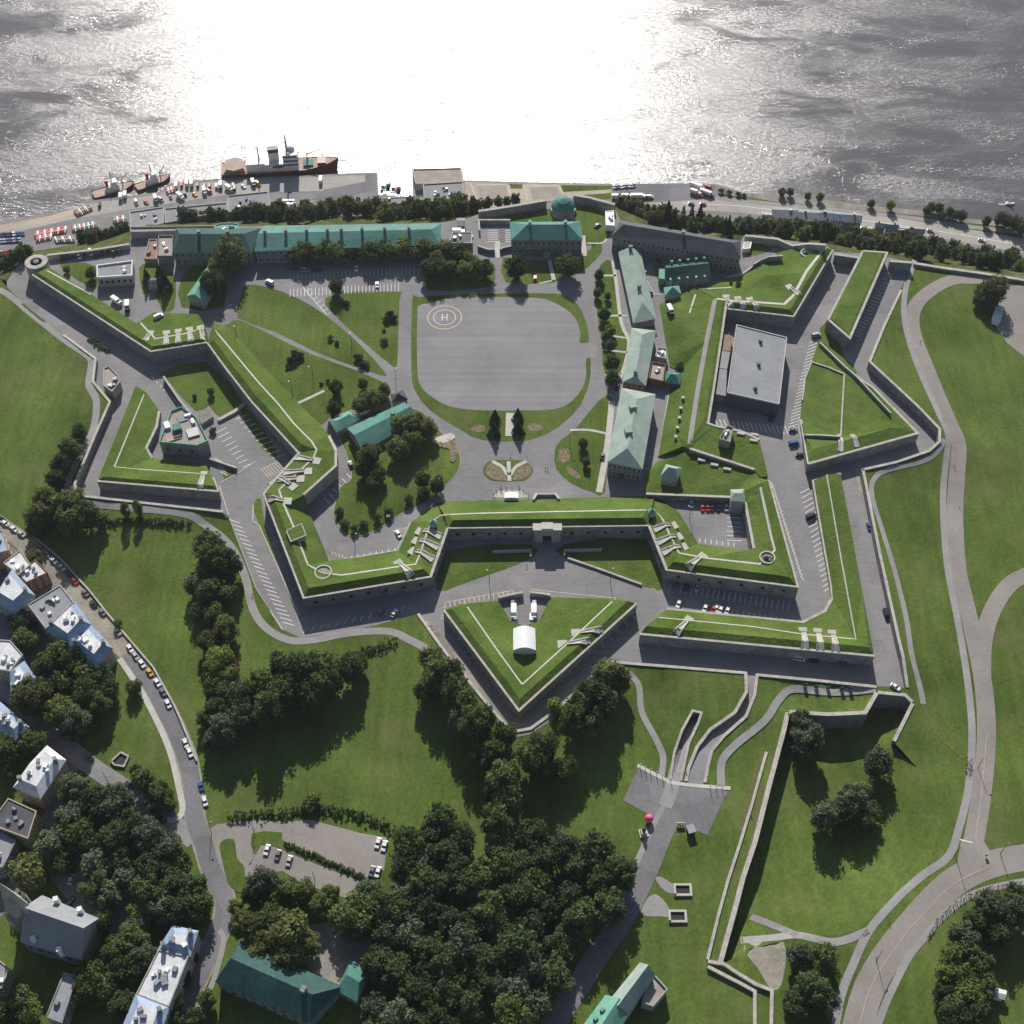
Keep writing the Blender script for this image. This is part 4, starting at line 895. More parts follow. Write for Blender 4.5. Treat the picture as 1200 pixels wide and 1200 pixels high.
    for spec in wins:
        side, rows, cnt = spec[:3]; wk = spec[3] if len(spec) > 3 else 'stone'
        a, b2 = w_[side % n], w_[(side+1) % n]; d = b2-a; Ln = d.length; d.normalize(); nn = Vector((d.y, -d.x, 0))*(1 if ccw else -1)
        ang = math.atan2(nn.x, -nn.y)
        for r_ in range(rows):
            zz = base+ze*(r_+.55)/rows
            for k in range(cnt):
                q = a+d*(Ln*(k+.5)/cnt); o = bpy.data.objects.new('window', WIN[wk]); COL.objects.link(o); o.parent = root
                o.location = (q.x-c.x+nn.x*.05, q.y-c.y+nn.y*.05, zz-c.z); o.rotation_euler = (0, 0, ang)
    if door is not None:
        side, t = door; a, b2 = w_[side % n], w_[(side+1) % n]; q = a.lerp(b2, t); d = (b2-a); ang = math.atan2(d.y, d.x)
        mb = MB(); mb.box((q.x, q.y), 1.8, .5, base-.1, base+2.8, ang); mb.build('door', 'dark_metal', root)
    return root
def extra(root, name, px, z0, z1, m, poly=None, flat_top=None):
    pts = [W(x, y, z1) for x, y in px]; mb = MB(); mb.prism([(p.x, p.y) for p in pts], z0, z1); return mb.build(name, m, root)
# officers' quarters along the cliff
r = bld('officers_quarters', 'long teal roofed stone block, its right half lined with trees', 'building', [(299,294),(515,286),(516,263),(310,265)], 9, 12.6, 'hip', (.0, .05), 'stone', 'copper_teal', [(0,2,26,'stone')], (.04,.16,.28,.40,.48,.6,.73,.87), base=0, door=(0,.4))
r = bld('residence_block', 'wide teal hip-roofed stone wing at the left end of the long block', 'building', [(203,296),(294,295.5),(305,268),(207,268)], 9, 13.6, 'hip', (.09, .14), 'stone', 'copper_dark', [(0,2,12,'stone')], (.3,.75), base=0)
bld('terrace_pavilion', 'curved green glazed pavilion with columns behind the wide teal roof', 'building', [(252,272),(281,271.5),(279,263),(274,262),(260,262),(253,264)], 9, 10, 'flat', wm='copper', rm='copper', base=0, par=.5, vents=4)
bld('annex', 'flat roofed brown annex at the left end of the teal wing', 'building', [(185,301),(202,301),(203,277),(186,277)], 5.5, 6, 'flat', wm='stone', rm='roof_tan', base=0, vents=3, wins=[(0,1,4,'small')])
bld('annex', 'long low parapet building behind the teal roofs', 'building', [(153,273),(252,270),(252,265.5),(153,267)], 4, 4, 'flat', wm='stone_pale', rm='roof_tan', base=0)
bld('terrace_block', 'low brown roof terrace beside the flat annex', 'building', [(169,304),(184,304),(184,281),(175,281)], 2.4, 2.4, 'flat', wm='tan_wall', rm='roof_brown', base=0, par=.6, vents=2)
bld('white_block', 'white flat-roofed block with a sunken roof court near the round tower', 'building', [(114,326),(155,323.5),(155.5,306.5),(114,312)], 6.5, 7, 'flat', wm='stone_pale', rm='roof_grey', flatm='white', base=0, vents=2, wins=[(0,1,6,'dark')])
bld('chalet', 'narrow mint gabled house half hidden under big trees', 'building', [(238,352),(262,308),(250,304.5),(220,346.5)], 6, 9.2, 'gable', (0,0), 'stone_pale', 'copper', [(3,2,3,'small')], base=0)
bld('hut', 'small blue roofed hut among dark conifers', 'hut', [(175,338),(184,337),(185,326),(176,326)], 3.5, 5.5, 'hip', (.2,.2), 'stone', 'slate', base=0)
# commander's residence
r = bld('mansion', 'stone mansion with a bright green hip roof facing the parade', 'building', [(599.5,281),(682,281),(679.5,260),(598.5,261)], 10.5, 15, 'hip', (.24,.20), 'stone', 'copper_teal', [(0,2,12,'stone')], (.06,.94), base=0, door=(0,.5), cm='copper')
mb = MB(); q = W(641, 302, 0); mb.box((q.x, q.y), 4, 2.4, 0, 3.6); mb.build('porch', 'copper', r)
mb = MB(); a, b_ = W(600, 303.5, 0), W(681, 303.5, 0); mb.box(((a.x+b_.x)/2, a.y), b_.x-a.x, 2.5, 0, 1.0); mb.build('terrace', 'stone', r)
bld('barracks', 'very long dark slate-roofed barracks running down to the right corner', 'building', [(718,276),(867,302.5),(867,283),(727,260.5)], 10.5, 14.5, 'hip', (.06,.07), 'stone', 'slate', [(0,2,26,'stone')], (.55,), base=0)
bld('long_house', 'northernmost of three pale mint roofed houses in a line', 'building', [(743,378),(767.5,373),(749.5,294.5),(725.5,296)], 5.5, 9.5, 'hip', (.18,.02), 'stone', 'copper_pale', [(0,1,4,'small')], (.96,.25), base=0, axis=1)
bld('long_house', 'middle of three pale mint roofed houses, with a grey patch on its ridge', 'building', [(730.5,447.5),(756,451.5),(767.5,388),(741,385)], 6, 10, 'hip', (.05,.2), 'brick', 'copper_pale', [(0,1,4,'small')], (.05,), base=0, axis=1)
r = bld('long_house', 'southernmost and widest of three pale mint roofed houses, with two ridge dormers', 'building', [(712.5,541.5),(752,549),(767,462.5),(729.5,455.5)], 9.5, 14, 'hip', (.15,.2), 'stone', 'copper_pale', [(0,2,7,'stone')], (), base=0, axis=1, door=(0,.45))
for px, py in ((741.5,477),(736.5,506)):
    q = W(px, py, 14); mb = MB(); mb.box((q.x, q.y), 3.4, 2.6, 12, 15.2, .17); mb.build('dormer', 'copper_pale', r)
bld('chapel', 'small chapel with a dark teal roof and a row of dormers below the barracks', 'chapel', [(782,329.5),(832,325),(826,305.5),(780.5,312)], 5.5, 9.5, 'gable', (0,0), 'stone', 'copper_dark', [(0,1,6,'small')], (), base=0)
ch = THINGS[-1]
for k in range(5):
    a = W(785+k*10, 331-k*.9, 3.5); mb = MB(); mb.box((a.x, a.y-.6), 1.1, 1.4, 0, 6.6, .1); mb.build('buttress', 'stone_pale', ch)
    a = W(787+k*9.5, 308.5-k*1.0, 7.5); mb = MB(); mb.box((a.x, a.y), 1.3, 1.3, 5, 9.2, .1); mb.build('pinnacle', 'copper', ch)
extra(ch, 'porch', [(772,326),(779,327),(779,315),(772.5,315)], 0, 4.5, 'copper')
bld('pavilion', 'little square pavilion with a pale mint pyramid roof below the chapel', 'pavilion', [(780,346),(797,344),(795,335.5),(779,337.5)], 4.5, 7.2, 'pyramid', wm='stone_pale', rm='copper', base=0)
bld('annex', 'grey flat roofed annex joined behind the middle mint house', 'building', [(760,444),(777,448),(780,428),(764,425)], 4.5, 5, 'flat', wm='brick', rm='roof_tan', base=0, vents=2)
bld('plant_room', 'white box plant room behind the middle mint house', 'building', [(768,419),(780,421),(781,409.5),(770,408)], 4.5, 5, 'flat', wm='stone_pale', rm='white', base=0, vents=3)
bld('pavilion', 'dark green hipped shed beside the grey annex', 'shed', [(779.5,447.5),(796,450),(797,438),(781.5,436)], 3.6, 6.2, 'hip', (.35,.35), 'brick', 'copper_teal', base=0)
r = bld('hall', 'big hall with a pale grey flat roof in the ditch at right', 'hall', [(852,460.5),(913,474),(922,396),(863,381)], 9.5, 10, 'flat', wm='slate', rm='roof_grey', flatm='pale_concrete', base=0, par=.5, vents=0)
for px, py in ((891,401),(889,428),(885,456)):
    q = W(px, py, 9.7); mb = MB(); mb.box((q.x, q.y), 1.5, 1.5, 9.4, 11.3, .2); mb.build('roof_vent', 'dark_metal', r)
extra(r, 'side_wing', [(838.5,461.5),(850.5,464),(852,433),(843.5,431.5)], 0, 5, 'roof_grey'); extra(r, 'side_wing', [(843,431),(852,432.5),(856,412.5),(845.5,411)], 0, 5.2, 'roof_grey'); extra(r, 'side_wing', [(846,410.5),(856,411.5),(858.5,393.5),(848.5,391.5)], 0, 5.0, 'roof_brown')
bld('casemate', 'dark stone block with rubble on its roof on the lawn below the hall', 'building', [(842.5,515.5),(855.5,519),(859.5,502),(852,499.5)], 11, 11.5, 'flat', wm='stone', rm='gravel', base=0, vents=4)
bld('guardhouse', 'small guardhouse with a pale mint roof on the terrace above the sunken car park', 'guardhouse', [(775.5,557),(793.5,561),(798,549),(781,545)], 7.5, 10.5, 'hip', (.3,.3), 'stone_pale', 'copper_pale', base=0)
bld('kiosk', 'mint roofed kiosk on the wall corner of the sunken car park', 'kiosk', [(857.5,586),(872,587),(870.5,574),(857,574.5)], 9.5, 11, 'hip', (.2,.2), 'stone_pale', 'copper_pale', base=0)
r = bld('museum', 'mint gabled hall beside the round lawn, half covered by trees', 'building', [(425.5,528),(488.5,492),(473,472.5),(408,502)], 4.8, 8.2, 'gable', (0,0), 'stone_pale', 'copper_teal', [(3,1,3,'small')], (.68,), base=0, cm='copper')
bld('small_house', 'small blue-grey hipped house left of the mint gabled hall', 'house', [(395,505.5),(421,491),(409,482.5),(387,493)], 4.2, 6.6, 'hip', (.25,.25), 'stone_pale', 'copper', base=0)
bld('pavilion', 'little blue roofed kiosk right of the mint gabled hall', 'kiosk', [(460,471),(477,467.5),(471,457.5),(459,463)], 4, 6.5, 'pyramid', wm='stone', rm='slate', base=0)
# redoubt at left
r = bld('redoubt', 'grey stone redoubt with green copper coping and a cluttered roof terrace', 'building', [(187,519),(231,523),(244,517.5),(230,489.5),(216,480),(214,477.5),(201,482.5)], 8.5, 9, 'flat', wm='stone', rm='roof_tan', flatm='copper', base=0, par=1.0, wins=[(0,1,3,'dark')])
for px, py, a in ((196,499,(2.5,4.5,1.4,'white')),(208,503,(4,4,2.4,'copper_teal')),(203,513,(7,3,.5,'deck_tan')),(208,511,(3.6,2,.9,'slate')),(226,507,(5.5,5.5,.8,'metal')),(220,487,(3,1.4,1.2,'white')),(226,494,(1.6,3.2,1.2,'white')),(214,490,(5,4,.4,'roof_grey'))):
    q = W(px, py, 9); mb = MB(); mb.box((q.x, q.y), a[0], a[1], 8.5, 8.6+a[2], .4); mb.build('roof_unit', a[3], r)
bld('block_house', 'stone block house with a flat roof beside the far left footpath', 'building', [(121,452),(131.5,459.5),(141,447.5),(138,440),(128,430),(122,432)], 6, 6.5, 'flat', wm='stone_pale', rm='roof_tan', base=0, vents=4, par=.6)
bld('stone_platform', 'pale stone platform with rubble steps beside the redoubt', 'platform', [(228,487),(236,497),(250,488),(246,478)], 2.2, 2.2, 'flat', wm='stone_pale', rm='gravel', base=0, par=0)
# turret with a green dome on the river wall
c = W(660, 240, 6); root = empty('turret', (c.x, c.y, 0)); tag(root, 'squat turret with a dark green dome on the river wall', 'turret')
mb = MB(); mb.lathe((c.x, c.y, 0), [(6.4, 0), (6.2, 5)], 20); mb.build('wall', 'stone', root)
mb = MB(); mb.lathe((c.x, c.y, 5), [(6.9, 0), (6.0, 2.2), (3.6, 4.4), (1.2, 5.3), (.2, 5.6)], 20); mb.build('dome', 'copper_teal', root)
for s_ in (-1, 1):
    a = W(660+s_*11, 250, 1); mb = MB(); mb.box((a.x, a.y), 2, 7, 0, 2.4, s_*-.35); mb.build('wing_wall', 'stone_pale', root)
# tent and stage
def tent(pxs, ze, zr, label, base, wallsides=True):
    w_ = [W(x, y, base+ze) for x, y in pxs]; c = sum(w_, Vector())/4; c.z = base; root = empty('tent', c); tag(root, label, 'tent')
    A, B_, C_, D_ = w_; K = 8; vs = []
    for k in range(K+1):                                            # barrel roof across A-B
        t = k/K; z = base+ze+(zr-ze)*math.sin(math.pi*t)
        for q in (A.lerp(B_, t), D_.lerp(C_, t)): vs.append((q.x, q.y, z))
    mb = MB(); mb.add(vs, [(2*k, 2*k+2, 2*k+3, 2*k+1) for k in range(K)]); mb.add(vs, [tuple(2*k for k in range(K+1)), tuple(2*k+1 for k in range(K, -1, -1))]); mb.build('canopy', 'white', root)
    mb = MB(); wallmesh(mb, [(p.x, p.y, base+ze) for p in (D_, A, B_, C_, D_)], base-.6, .02, .1); mb.build('side_panel', 'white', root)
    return root
tent([(601.5,762),(628,762),(627,736.5),(601.5,736.5)], 3.4, 5.6, 'big white event tent on the arrowhead lawn', 4.0)
tent([(591,583.5),(607.5,583.5),(607,577),(591.5,577)], 3.0, 3.3, 'small white stage tent at the edge of the parade', 0)
# buildings on the riverside
for k, (px, lab) in enumerate((([(154,271),(192,262),(192,243),(152,249)], 'leftmost low grey warehouse roof on the quay, with yard clutter'), ([(194,262),(267,247),(266,238),(193,245)], 'long low grey warehouse roof on the quay'), ([(268,249),(317,243),(314,225),(267,230)], 'grey warehouse with a white parapet near the red ship'))):
    bld('warehouse', lab, 'warehouse', px, 7, 7.5, 'flat', wm='stone_pale', rm='roof_grey', flatm='pale_concrete', base=QZ, par=.7, vents=5, wins=[(0,1,8,'small')])
r = bld('ferry_terminal', 'pale terminal block with a tan roof terrace standing on the pier', 'building', [(487,216),(541,213),(540,197.5),(484,199)], 5, 5, 'flat', wm='pale_concrete', rm='roof_tan', flatm='pale_concrete', base=QZ, par=.6)
bld('ferry_terminal', 'grey roofed lower half of the pier terminal with plant on top', 'building', [(497,237),(545,232),(542,213.5),(496,216.5)], 7.5, 8, 'flat', wm='pale_concrete', rm='roof_grey', flatm='pale_concrete', base=QZ, par=.7, vents=7)
bld('shed', 'long pale quay shed left of the pier terminal', 'shed', [(446,240),(495,237),(495,230),(446,233)], 5, 5.5, 'flat', wm='stone_pale', rm='roof_grey', base=QZ, par=.4, vents=2)
HS = [(905,934,243,259,'roof_grey','stone_pale'),(935,960,246,262,'roof_grey','tan_wall'),(960,975,247,262,'roof_grey','stone_pale'),(976,989,249,262,'tin_blue','white'),(990,1009,250,264,'roof_grey','stone_pale'),(893,904,250,256,'white','white'),(1026,1037,263,270,'tin_white','tan_wall'),(1038,1052,264,272,'tin_blue','white'),(1052,1064,267,274,'white','white'),(1064,1083,270,276,'tin_white','tan_wall')]
for x0, x1, y0, y1, rm_, wm_ in HS:
    bld('row_house', 'pale roofed river road house', 'house', [(x0,y1-4),(x1,y1-3),(x1,y0+1),(x0,y0)], 7, 9.5, 'gable' if rm_ != 'white' else 'flat', (0,0), wm_, rm_, [(0,2,4,'small')], base=QZ+1.5, group='houses along the river road', vents=1)
# snowplough depot shed + battery sheds
bld('shed', 'small white shed at the corner of the river battery', 'shed', [(710,264),(720,264.5),(719,247),(709.5,248)], 4, 4.4, 'flat', wm='white', rm='white', base=0, par=.3, vents=3)
bld('shed', 'little dark flat shed between the long block and the small yard', 'shed', [(526,285),(553,285),(553,272.5),(530,272.5)], 3.8, 4.2, 'flat', wm='stone', rm='slate', flatm='pale_concrete', base=0, par=.4, vents=3)
bld('shed', 'tiny grey hut behind the long block among the trees', 'hut', [(536,264),(544,264),(544,256),(536,256)], 3.6, 4.6, 'gable', (0,0), 'stone', 'roof_grey', base=0)
bld('shelter', 'flat white shelter beside the ramp of the far right bastion', 'shelter', [(870,292),(879,291),(881,283),(872,284)], 2.6, 2.8, 'flat', wm='white', rm='pale_concrete', base=0, par=.2)
# town houses at lower left
TH = [
 ([(-18,652),(11,645),(3,622),(-25,625)], 11, 12.5, 'flat', 'tan_wall', 'tin_blue', 'tan walled town house with a blue-grey roof at the left edge', 2),
 ([(22,674),(31,683),(56,671.5),(41.5,656)], 8, 9, 'flat', 'brick', 'tin_white', 'white flat-roofed town house beside the brick gap', 3),
 ([(4,660),(22,674),(36,662),(24,645)], 9, 10, 'flat', 'tan_wall', 'tin_white', 'bright white roof with skylights behind the tan house', 4),
 ([(-8,702),(18,718),(40,698),(14,669)], 10, 14, 'mansard', 'stone', 'tin_blue', 'blue mansard town house with a ridge of skylights', 2),
 ([(33,709),(54,737),(86.5,706),(71,686)], 12, 13, 'flat', 'stone_pale', 'roof_grey', 'grey flat-roofed town house with a white front edge and cluttered back', 7),
 ([(55,738),(82,757),(105.5,732),(87.5,707)], 10.5, 14.5, 'mansard', 'stone_pale', 'tin_blue', 'blue mansard town house in the middle of the street terrace', 5),
 ([(83,758),(113,782),(131,760),(107,734)], 10.5, 14.5, 'mansard', 'tan_wall', 'tin_blue', 'blue mansard corner house with a tan end wall', 4),
 ([(-6,784),(12,787),(27,768),(12,751),(-6,750)], 10, 11, 'flat', 'stone_pale', 'tin_white', 'white flat-roofed house at the left edge among trees', 5),
 ([(14,811),(22,818),(41,795),(28,776),(13,787)], 10, 13, 'mansard', 'stone_pale', 'tin_blue', 'pale blue L-shaped roof under the left edge trees', 3),
 ([(-12,846),(18,867),(33,852),(0,824)], 10, 12.5, 'mansard', 'stone_pale', 'tin_blue', 'blue-white roof above the shaded cross street at the left edge', 4),
 ([(17,922),(47,935),(76,891),(55,875),(36,895)], 11, 14, 'mansard', 'tan_wall', 'tin_white', 'bright white and blue roofed house with a tan end wall beside the cross street', 6),
 ([(-12,966),(33,983),(43,951),(10,936)], 11, 12, 'flat', 'tan_wall', 'slate', 'dark flat-roofed house with a tan wall below the bright roof', 5),
 ([(-14,1020),(4,1016),(19,985),(0,974),(-14,976)], 9, 10, 'flat', 'stone', 'roof_grey', 'grey flat roof at the left edge above the church', 2),
 ([(54,1192),(73,1199),(90,1144),(75,1140)], 8, 9, 'flat', 'stone', 'roof_grey', 'long narrow grey flat roof below the church', 1),
 ([(-8,1160),(2,1158),(11,1135),(0,1126),(-8,1128)], 8, 9, 'flat', 'tan_wall', 'roof_grey', 'small grey roof at the left edge below the church', 1),
 ([(186,1113),(222,1120),(231,1092),(203,1086)], 11, 13, 'mansard', 'stone_pale', 'tin_blue', 'blue roof at the top end of the lower white terrace', 3),
 ([(160,1165),(198,1180),(221,1121),(186,1113)], 11, 11.5, 'flat', 'stone_pale', 'tin_white', 'white stepped roof in the middle of the lower terrace', 9),
 ([(140,1215),(182,1225),(197,1181),(160,1166)], 11, 13, 'mansard', 'stone_pale', 'tin_blue', 'blue-white roof at the bottom of the lower terrace', 4)]
for px, ze, zr, kd, wm_, rm_, lab, vn in TH:
    r = bld('town_house', lab, 'house', px, ze, zr, kd, (2.6, 2.6), wm_, rm_, [(0,3,4,'small'),(1,3,3,'small'),(2,3,3,'small')], () if kd == 'flat' else (.15,.85), base=0, flatm='tin_white' if kd == 'mansard' else None, vents=vn, par=.45)
# the church
r = bld('church', 'dark stone church with a pale roof slope and a spired tower', 'church', [(26,1103),(95,1123),(114,1077),(50,1051)], 10, 20, 'gable', (0,0), 'stone', 'roof_grey', [(0,1,6,'dark')], (), base=0)
c = W(26, 1072, 12); mb = MB(); mb.box((c.x, c.y), 7, 7, 0, 18, .35); mb.build('tower', 'stone', r)
mb = MB(); h = 4.1; pts = [(c.x+h*math.cos(a), c.y+h*math.sin(a), 18) for a in [k*math.pi/4+.35 for k in range(8)]]
mb.add(pts+[(c.x, c.y, 41)], [(i, (i+1) % 8, 8) for i in range(8)]); mb.build('spire', 'stone_pale', r)
for k in range(4):
    a = .35+math.pi/4+k*math.pi/2; q = (c.x+4.6*math.cos(a), c.y+4.6*math.sin(a)); mb = MB(); mb.box(q, 1.2, 1.2, 12, 20, .35); mb.add([(q[0]-.6, q[1]-.6, 20), (q[0]+.6, q[1]-.6, 20), (q[0]+.6, q[1]+.6, 20), (q[0]-.6, q[1]+.6, 20), (q[0], q[1], 24)], [(0,1,4),(1,2,4),(2,3,4),(3,0,4)]); mb.build('pinnacle', 'stone_pale', r)
for px, py, z in ((66,1055,13),(94,1067,13),(40,1101,12),(70,1114,12)):
    q = W(px, py, z); mb = MB(); mb.box((q.x, q.y), 1.7, 1.7, z-4, z+1.8, .3); mb.build('dormer', 'white', r)
r = bld('green_hall', 'long dark green roofed hall at the bottom edge below the car park', 'building', [(254,1150),(362,1197),(398,1157),(283,1104)], 8, 13, 'hip', (.05,.12), 'stone', 'copper_dark', [(0,2,9,'dark')], (.9,), base=0)
r = bld('school', 'stone building with pale mint gables at the bottom edge', 'building', [(713,1176),(736,1187),(766,1143),(750,1130)], 8, 12, 'gable', (0,0), 'stone_pale', 'copper_pale', [(0,2,3,'small')], (), base=0, axis=1)
r = bld('school', 'mint gabled wing with two small dormers cut by the bottom edge', 'building', [(668,1225),(705,1240),(738,1183),(710,1168)], 8, 12, 'gable', (0,0), 'stone_pale', 'copper', [(0,2,3,'small')], (), base=0, axis=1)
for px, py in ((706,1184),(698,1194)):
    q = W(px, py, 10); mb = MB(); mb.box((q.x, q.y), 1.5, 1.2, 8, 11.2, .8); mb.build('dormer', 'copper', r)
bld('school_link', 'flat tan roofed link with a green edge beside the mint gables', 'building', [(752,1175),(765,1180),(782,1160),(764,1140)], 5, 5.5, 'flat', wm='stone_pale', rm='roof_tan', flatm='copper_pale', base=0)
bld('green_annex', 'green roofed annex in shade beside the long green hall', 'building', [(396,1160),(418,1172),(432,1140),(412,1126)], 6, 8.5, 'hip', (.2,.2), 'stone', 'copper_teal', base=0)
bld('park_shed', 'small pale shed in the car park at the right edge', 'shed', [(1163,375),(1171,378),(1176,360),(1168,358)], 2.6, 3.2, 'gable', (0,0), 'white', 'tin_white', base=0)
bld('park_pavilion', 'small blue-white roof among the trees at lower right', 'pavilion', [(1162,1166),(1176,1170),(1178,1162),(1164,1158)], 3.2, 4, 'gable', (0,0), 'white', 'tin_white', base=0)
# loose pits and little works near the entrance
for px, py, lab in ((800,1044,'square concrete pit on the slope right of the street, the upper one'), (794,1075,'square concrete pit on the slope right of the street, the lower one')):
    c = P(px, py); root = empty('pit', c); tag(root, lab, 'pit')
    mb = MB(); s_ = 3.4; L_ = [(c.x-s_, c.y-2.2, c.z+.9), (c.x+s_, c.y-2.2, c.z+.9), (c.x+s_, c.y+2.6, c.z+.9), (c.x-s_, c.y+2.6, c.z+.9), (c.x-s_, c.y-2.2, c.z+.9)]
    wallmesh(mb, L_, c.z-.5, .05, .8); mb.build('wall', 'pale_concrete', root)
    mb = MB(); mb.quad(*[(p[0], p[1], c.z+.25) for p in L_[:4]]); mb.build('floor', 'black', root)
c = P(146, 890); root = empty('pit', c); tag(root, 'dark sunken entrance in the corner lawn by the cross street', 'pit')
mb = MB(); L_ = [tuple(Vector((p.x, p.y, c.z+1.0))) for p in [P(x, y) for x, y in ((130,893),(142,882),(152,887),(146,900),(134,898))]]; wallmesh(mb, L_+[L_[0]], c.z-.3, .1, .6, left_is_in=False); mb.build('wall', 'stone_pale', root)
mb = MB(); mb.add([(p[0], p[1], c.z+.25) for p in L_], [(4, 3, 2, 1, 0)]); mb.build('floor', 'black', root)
# ------------------------------------------------------------------ trees
def leaf_cloud(mb, c, rad, n, size, rnd, flat=1.0):
    for _ in range(n):
        while True:
            p = Vector((rnd.uniform(-1, 1), rnd.uniform(-1, 1), rnd.uniform(-1, 1)))
            if .25 < p.length < 1: break
        q = Vector(c)+Vector((p.x*rad, p.y*rad, p.z*rad*flat))
        nrm = (p.normalized()*.7+Vector((rnd.uniform(-1, 1), rnd.uniform(-1, 1), rnd.uniform(-.3, 1.2)))).normalized()
        a = nrm.cross(Vector((rnd.uniform(-1, 1), rnd.uniform(-1, 1), rnd.uniform(-1, 1)))).normalized(); b_ = nrm.cross(a); s_ = size*rnd.uniform(.6, 1.35)
        mb.quad(q-a*s_-b_*s_*.6, q+a*s_*.2-b_*s_, q+a*s_+b_*s_*.5, q-a*s_*.3+b_*s_)
def crown_broad(seed, n=34, per=62, tall=1.0, loose=0.0, size=.062):
    rnd = random.Random(seed); mb = MB()
    for k in range(n):
        while True:
            p = Vector((rnd.uniform(-1, 1), rnd.uniform(-1, 1), rnd.uniform(-.95, 1)))
            if .35 < p.length < 1: break
        rr = rnd.uniform(.26, .44)*(1-.15*loose); m_ = .78+loose*.12
        leaf_cloud(mb, (p.x*m_, p.y*m_, 1.16*tall+p.z*.84*tall), rr, per, size, rnd)
    # inner twigs and shaded foliage so that the crown is not hollow
    leaf_cloud(mb, (0, 0, 1.1*tall), .72, 260, .12, rnd, tall)
    return mb
def crown_fir(seed):
    rnd = random.Random(seed); mb = MB()
    for k in range(11):
        t = k/10; r_ = (1-t)*.95+.05; z = .35+t*2.6
        for j in range(int(10+70*r_)):
            a = rnd.uniform(0, 6.28); q = r_*math.sqrt(rnd.uniform(.15, 1)); leaf_cloud(mb, (q*math.cos(a), q*math.sin(a), z-.16*q+rnd.uniform(-.1, .1)), .09, 3, .075, rnd)
    return mb
def crown_column(seed):
    rnd = random.Random(seed); mb = MB()
    for k in range(26):
        z = .4+k*.135; r_ = .75*math.sin(math.pi*min(1, (k+3)/30))**.7
        a = rnd.uniform(0, 6.28); leaf_cloud(mb, (r_*.55*math.cos(a), r_*.55*math.sin(a), z), .42, 60, .085, rnd)
    return mb
def crown_bush(seed):
    rnd = random.Random(seed); mb = MB()
    for k in range(16):
        a = rnd.uniform(0, 6.28); q = rnd.uniform(0, .72); leaf_cloud(mb, (q*math.cos(a), q*math.sin(a), .42+.35*(1-q)+rnd.uniform(-.1, .1)), .36, 60, .085, rnd)
    return mb
def trunk_mb(h, seed):
    rnd = random.Random(seed); mb = MB(); mb.tube([(0, 0, -.1), (.01, 0, h*.5), (.03, .02, h)], [.085, .06, .035], 7)
    for k in range(4):
        a = k*1.57+rnd.uniform(-.4, .4); z = h*(.5+.1*k); mb.tube([(0, 0, z), (.25*math.cos(a), .25*math.sin(a), z+.25), (.55*math.cos(a), .55*math.sin(a), z+.55)], [.04, .028, .012], 5)
    return mb
def mesh_of(mb, m, nm):
    o = mb.build(nm, m); me = o.data; bpy.data.objects.remove(o); return me
CROWN = {'broad': [mesh_of(crown_broad(11+k, 32+3*k, 92, 1.0 if k % 2 else 1.12, .0 if k < 3 else .7), 'leaf_mid', 'crown') for k in range(5)],
         'fir': [mesh_of(crown_fir(3), 'leaf_fir', 'crown')], 'column': [mesh_of(crown_column(5), 'leaf_mid', 'crown')],
         'bush': [mesh_of(crown_bush(k), 'leaf_mid', 'crown') for k in (8, 9)]}
TRUNK = {'broad': mesh_of(trunk_mb(1.25, 1), 'bark', 'trunk'), 'fir': mesh_of(trunk_mb(2.2, 2), 'bark', 'trunk'), 'column': mesh_of(trunk_mb(1.8, 3), 'bark', 'trunk'), 'bush': None}
ZC = {'broad': 1.16, 'fir': 1.25, 'column': 1.9, 'bush': .42}
rt_ = random.Random(99)
def plant(base, rad, kind='broad', tone='leaf_mid', label=None, group=None, hs=1.0):
    nm = {'broad': 'tree', 'fir': 'fir_tree', 'column': 'column_tree', 'bush': 'shrub'}[kind]
    root = empty(nm, base); tag(root, label, 'shrub' if kind == 'bush' else 'tree', group)
    root.rotation_euler = (0, 0, rt_.uniform(0, 6.28)); root.scale = (rad, rad, rad*hs*rt_.uniform(.92, 1.08))
    o = bpy.data.objects.new('crown', rt_.choice(CROWN[kind])); COL.objects.link(o); o.parent = root
    o.material_slots[0].link = 'OBJECT'; o.material_slots[0].material = MATS[tone]
    if TRUNK[kind]: t = bpy.data.objects.new('trunk', TRUNK[kind]); COL.objects.link(t); t.parent = root
    return root
def tree(px, py, r, kind='broad', tone='leaf_mid', label=None, group=None, hs=1.0, b='all', zg=None):
    """crown centred at pixel (px,py) with radius r pixels; the tree stands on the ground straight below"""
    z = 0.0 if zg is None else zg
    for _ in range(4):
        q = W(px, py, z); s_ = mpp(q)
        rad = r*s_*(1.14 if kind == 'broad' else 1.0); q = W(px, py, z+ZC[kind]*rad*hs)
        z = Z(q.x, q.y, b) if zg is None else zg
    return plant((q.x, q.y, z-.05), rad, kind, tone, label, group, hs)
TN = {'leaf_dark': 'dark', 'leaf_mid': 'mid green', 'leaf_light': 'yellow-green', 'leaf_olive': 'olive', 'leaf_grey': 'grey-green', 'leaf_red': 'dark red', 'leaf_fir': 'blackish'}
def grove(group, where, pts, tones=('leaf_dark', 'leaf_mid', 'leaf_mid'), kind='broad', hs=1.0, word='leafy tree', **k):
    for p in pts:
        tn = p[3] if len(p) > 3 else rt_.choice(tones)
        tree(p[0], p[1], p[2], p[4] if len(p) > 4 else kind, tn, '%s %s %s' % (TN[tn], word, where), group, hs, **k)
D_, M_, L2, O_, G_, RD, FR = 'leaf_dark', 'leaf_mid', 'leaf_light', 'leaf_olive', 'leaf_grey', 'leaf_red', 'leaf_fir'
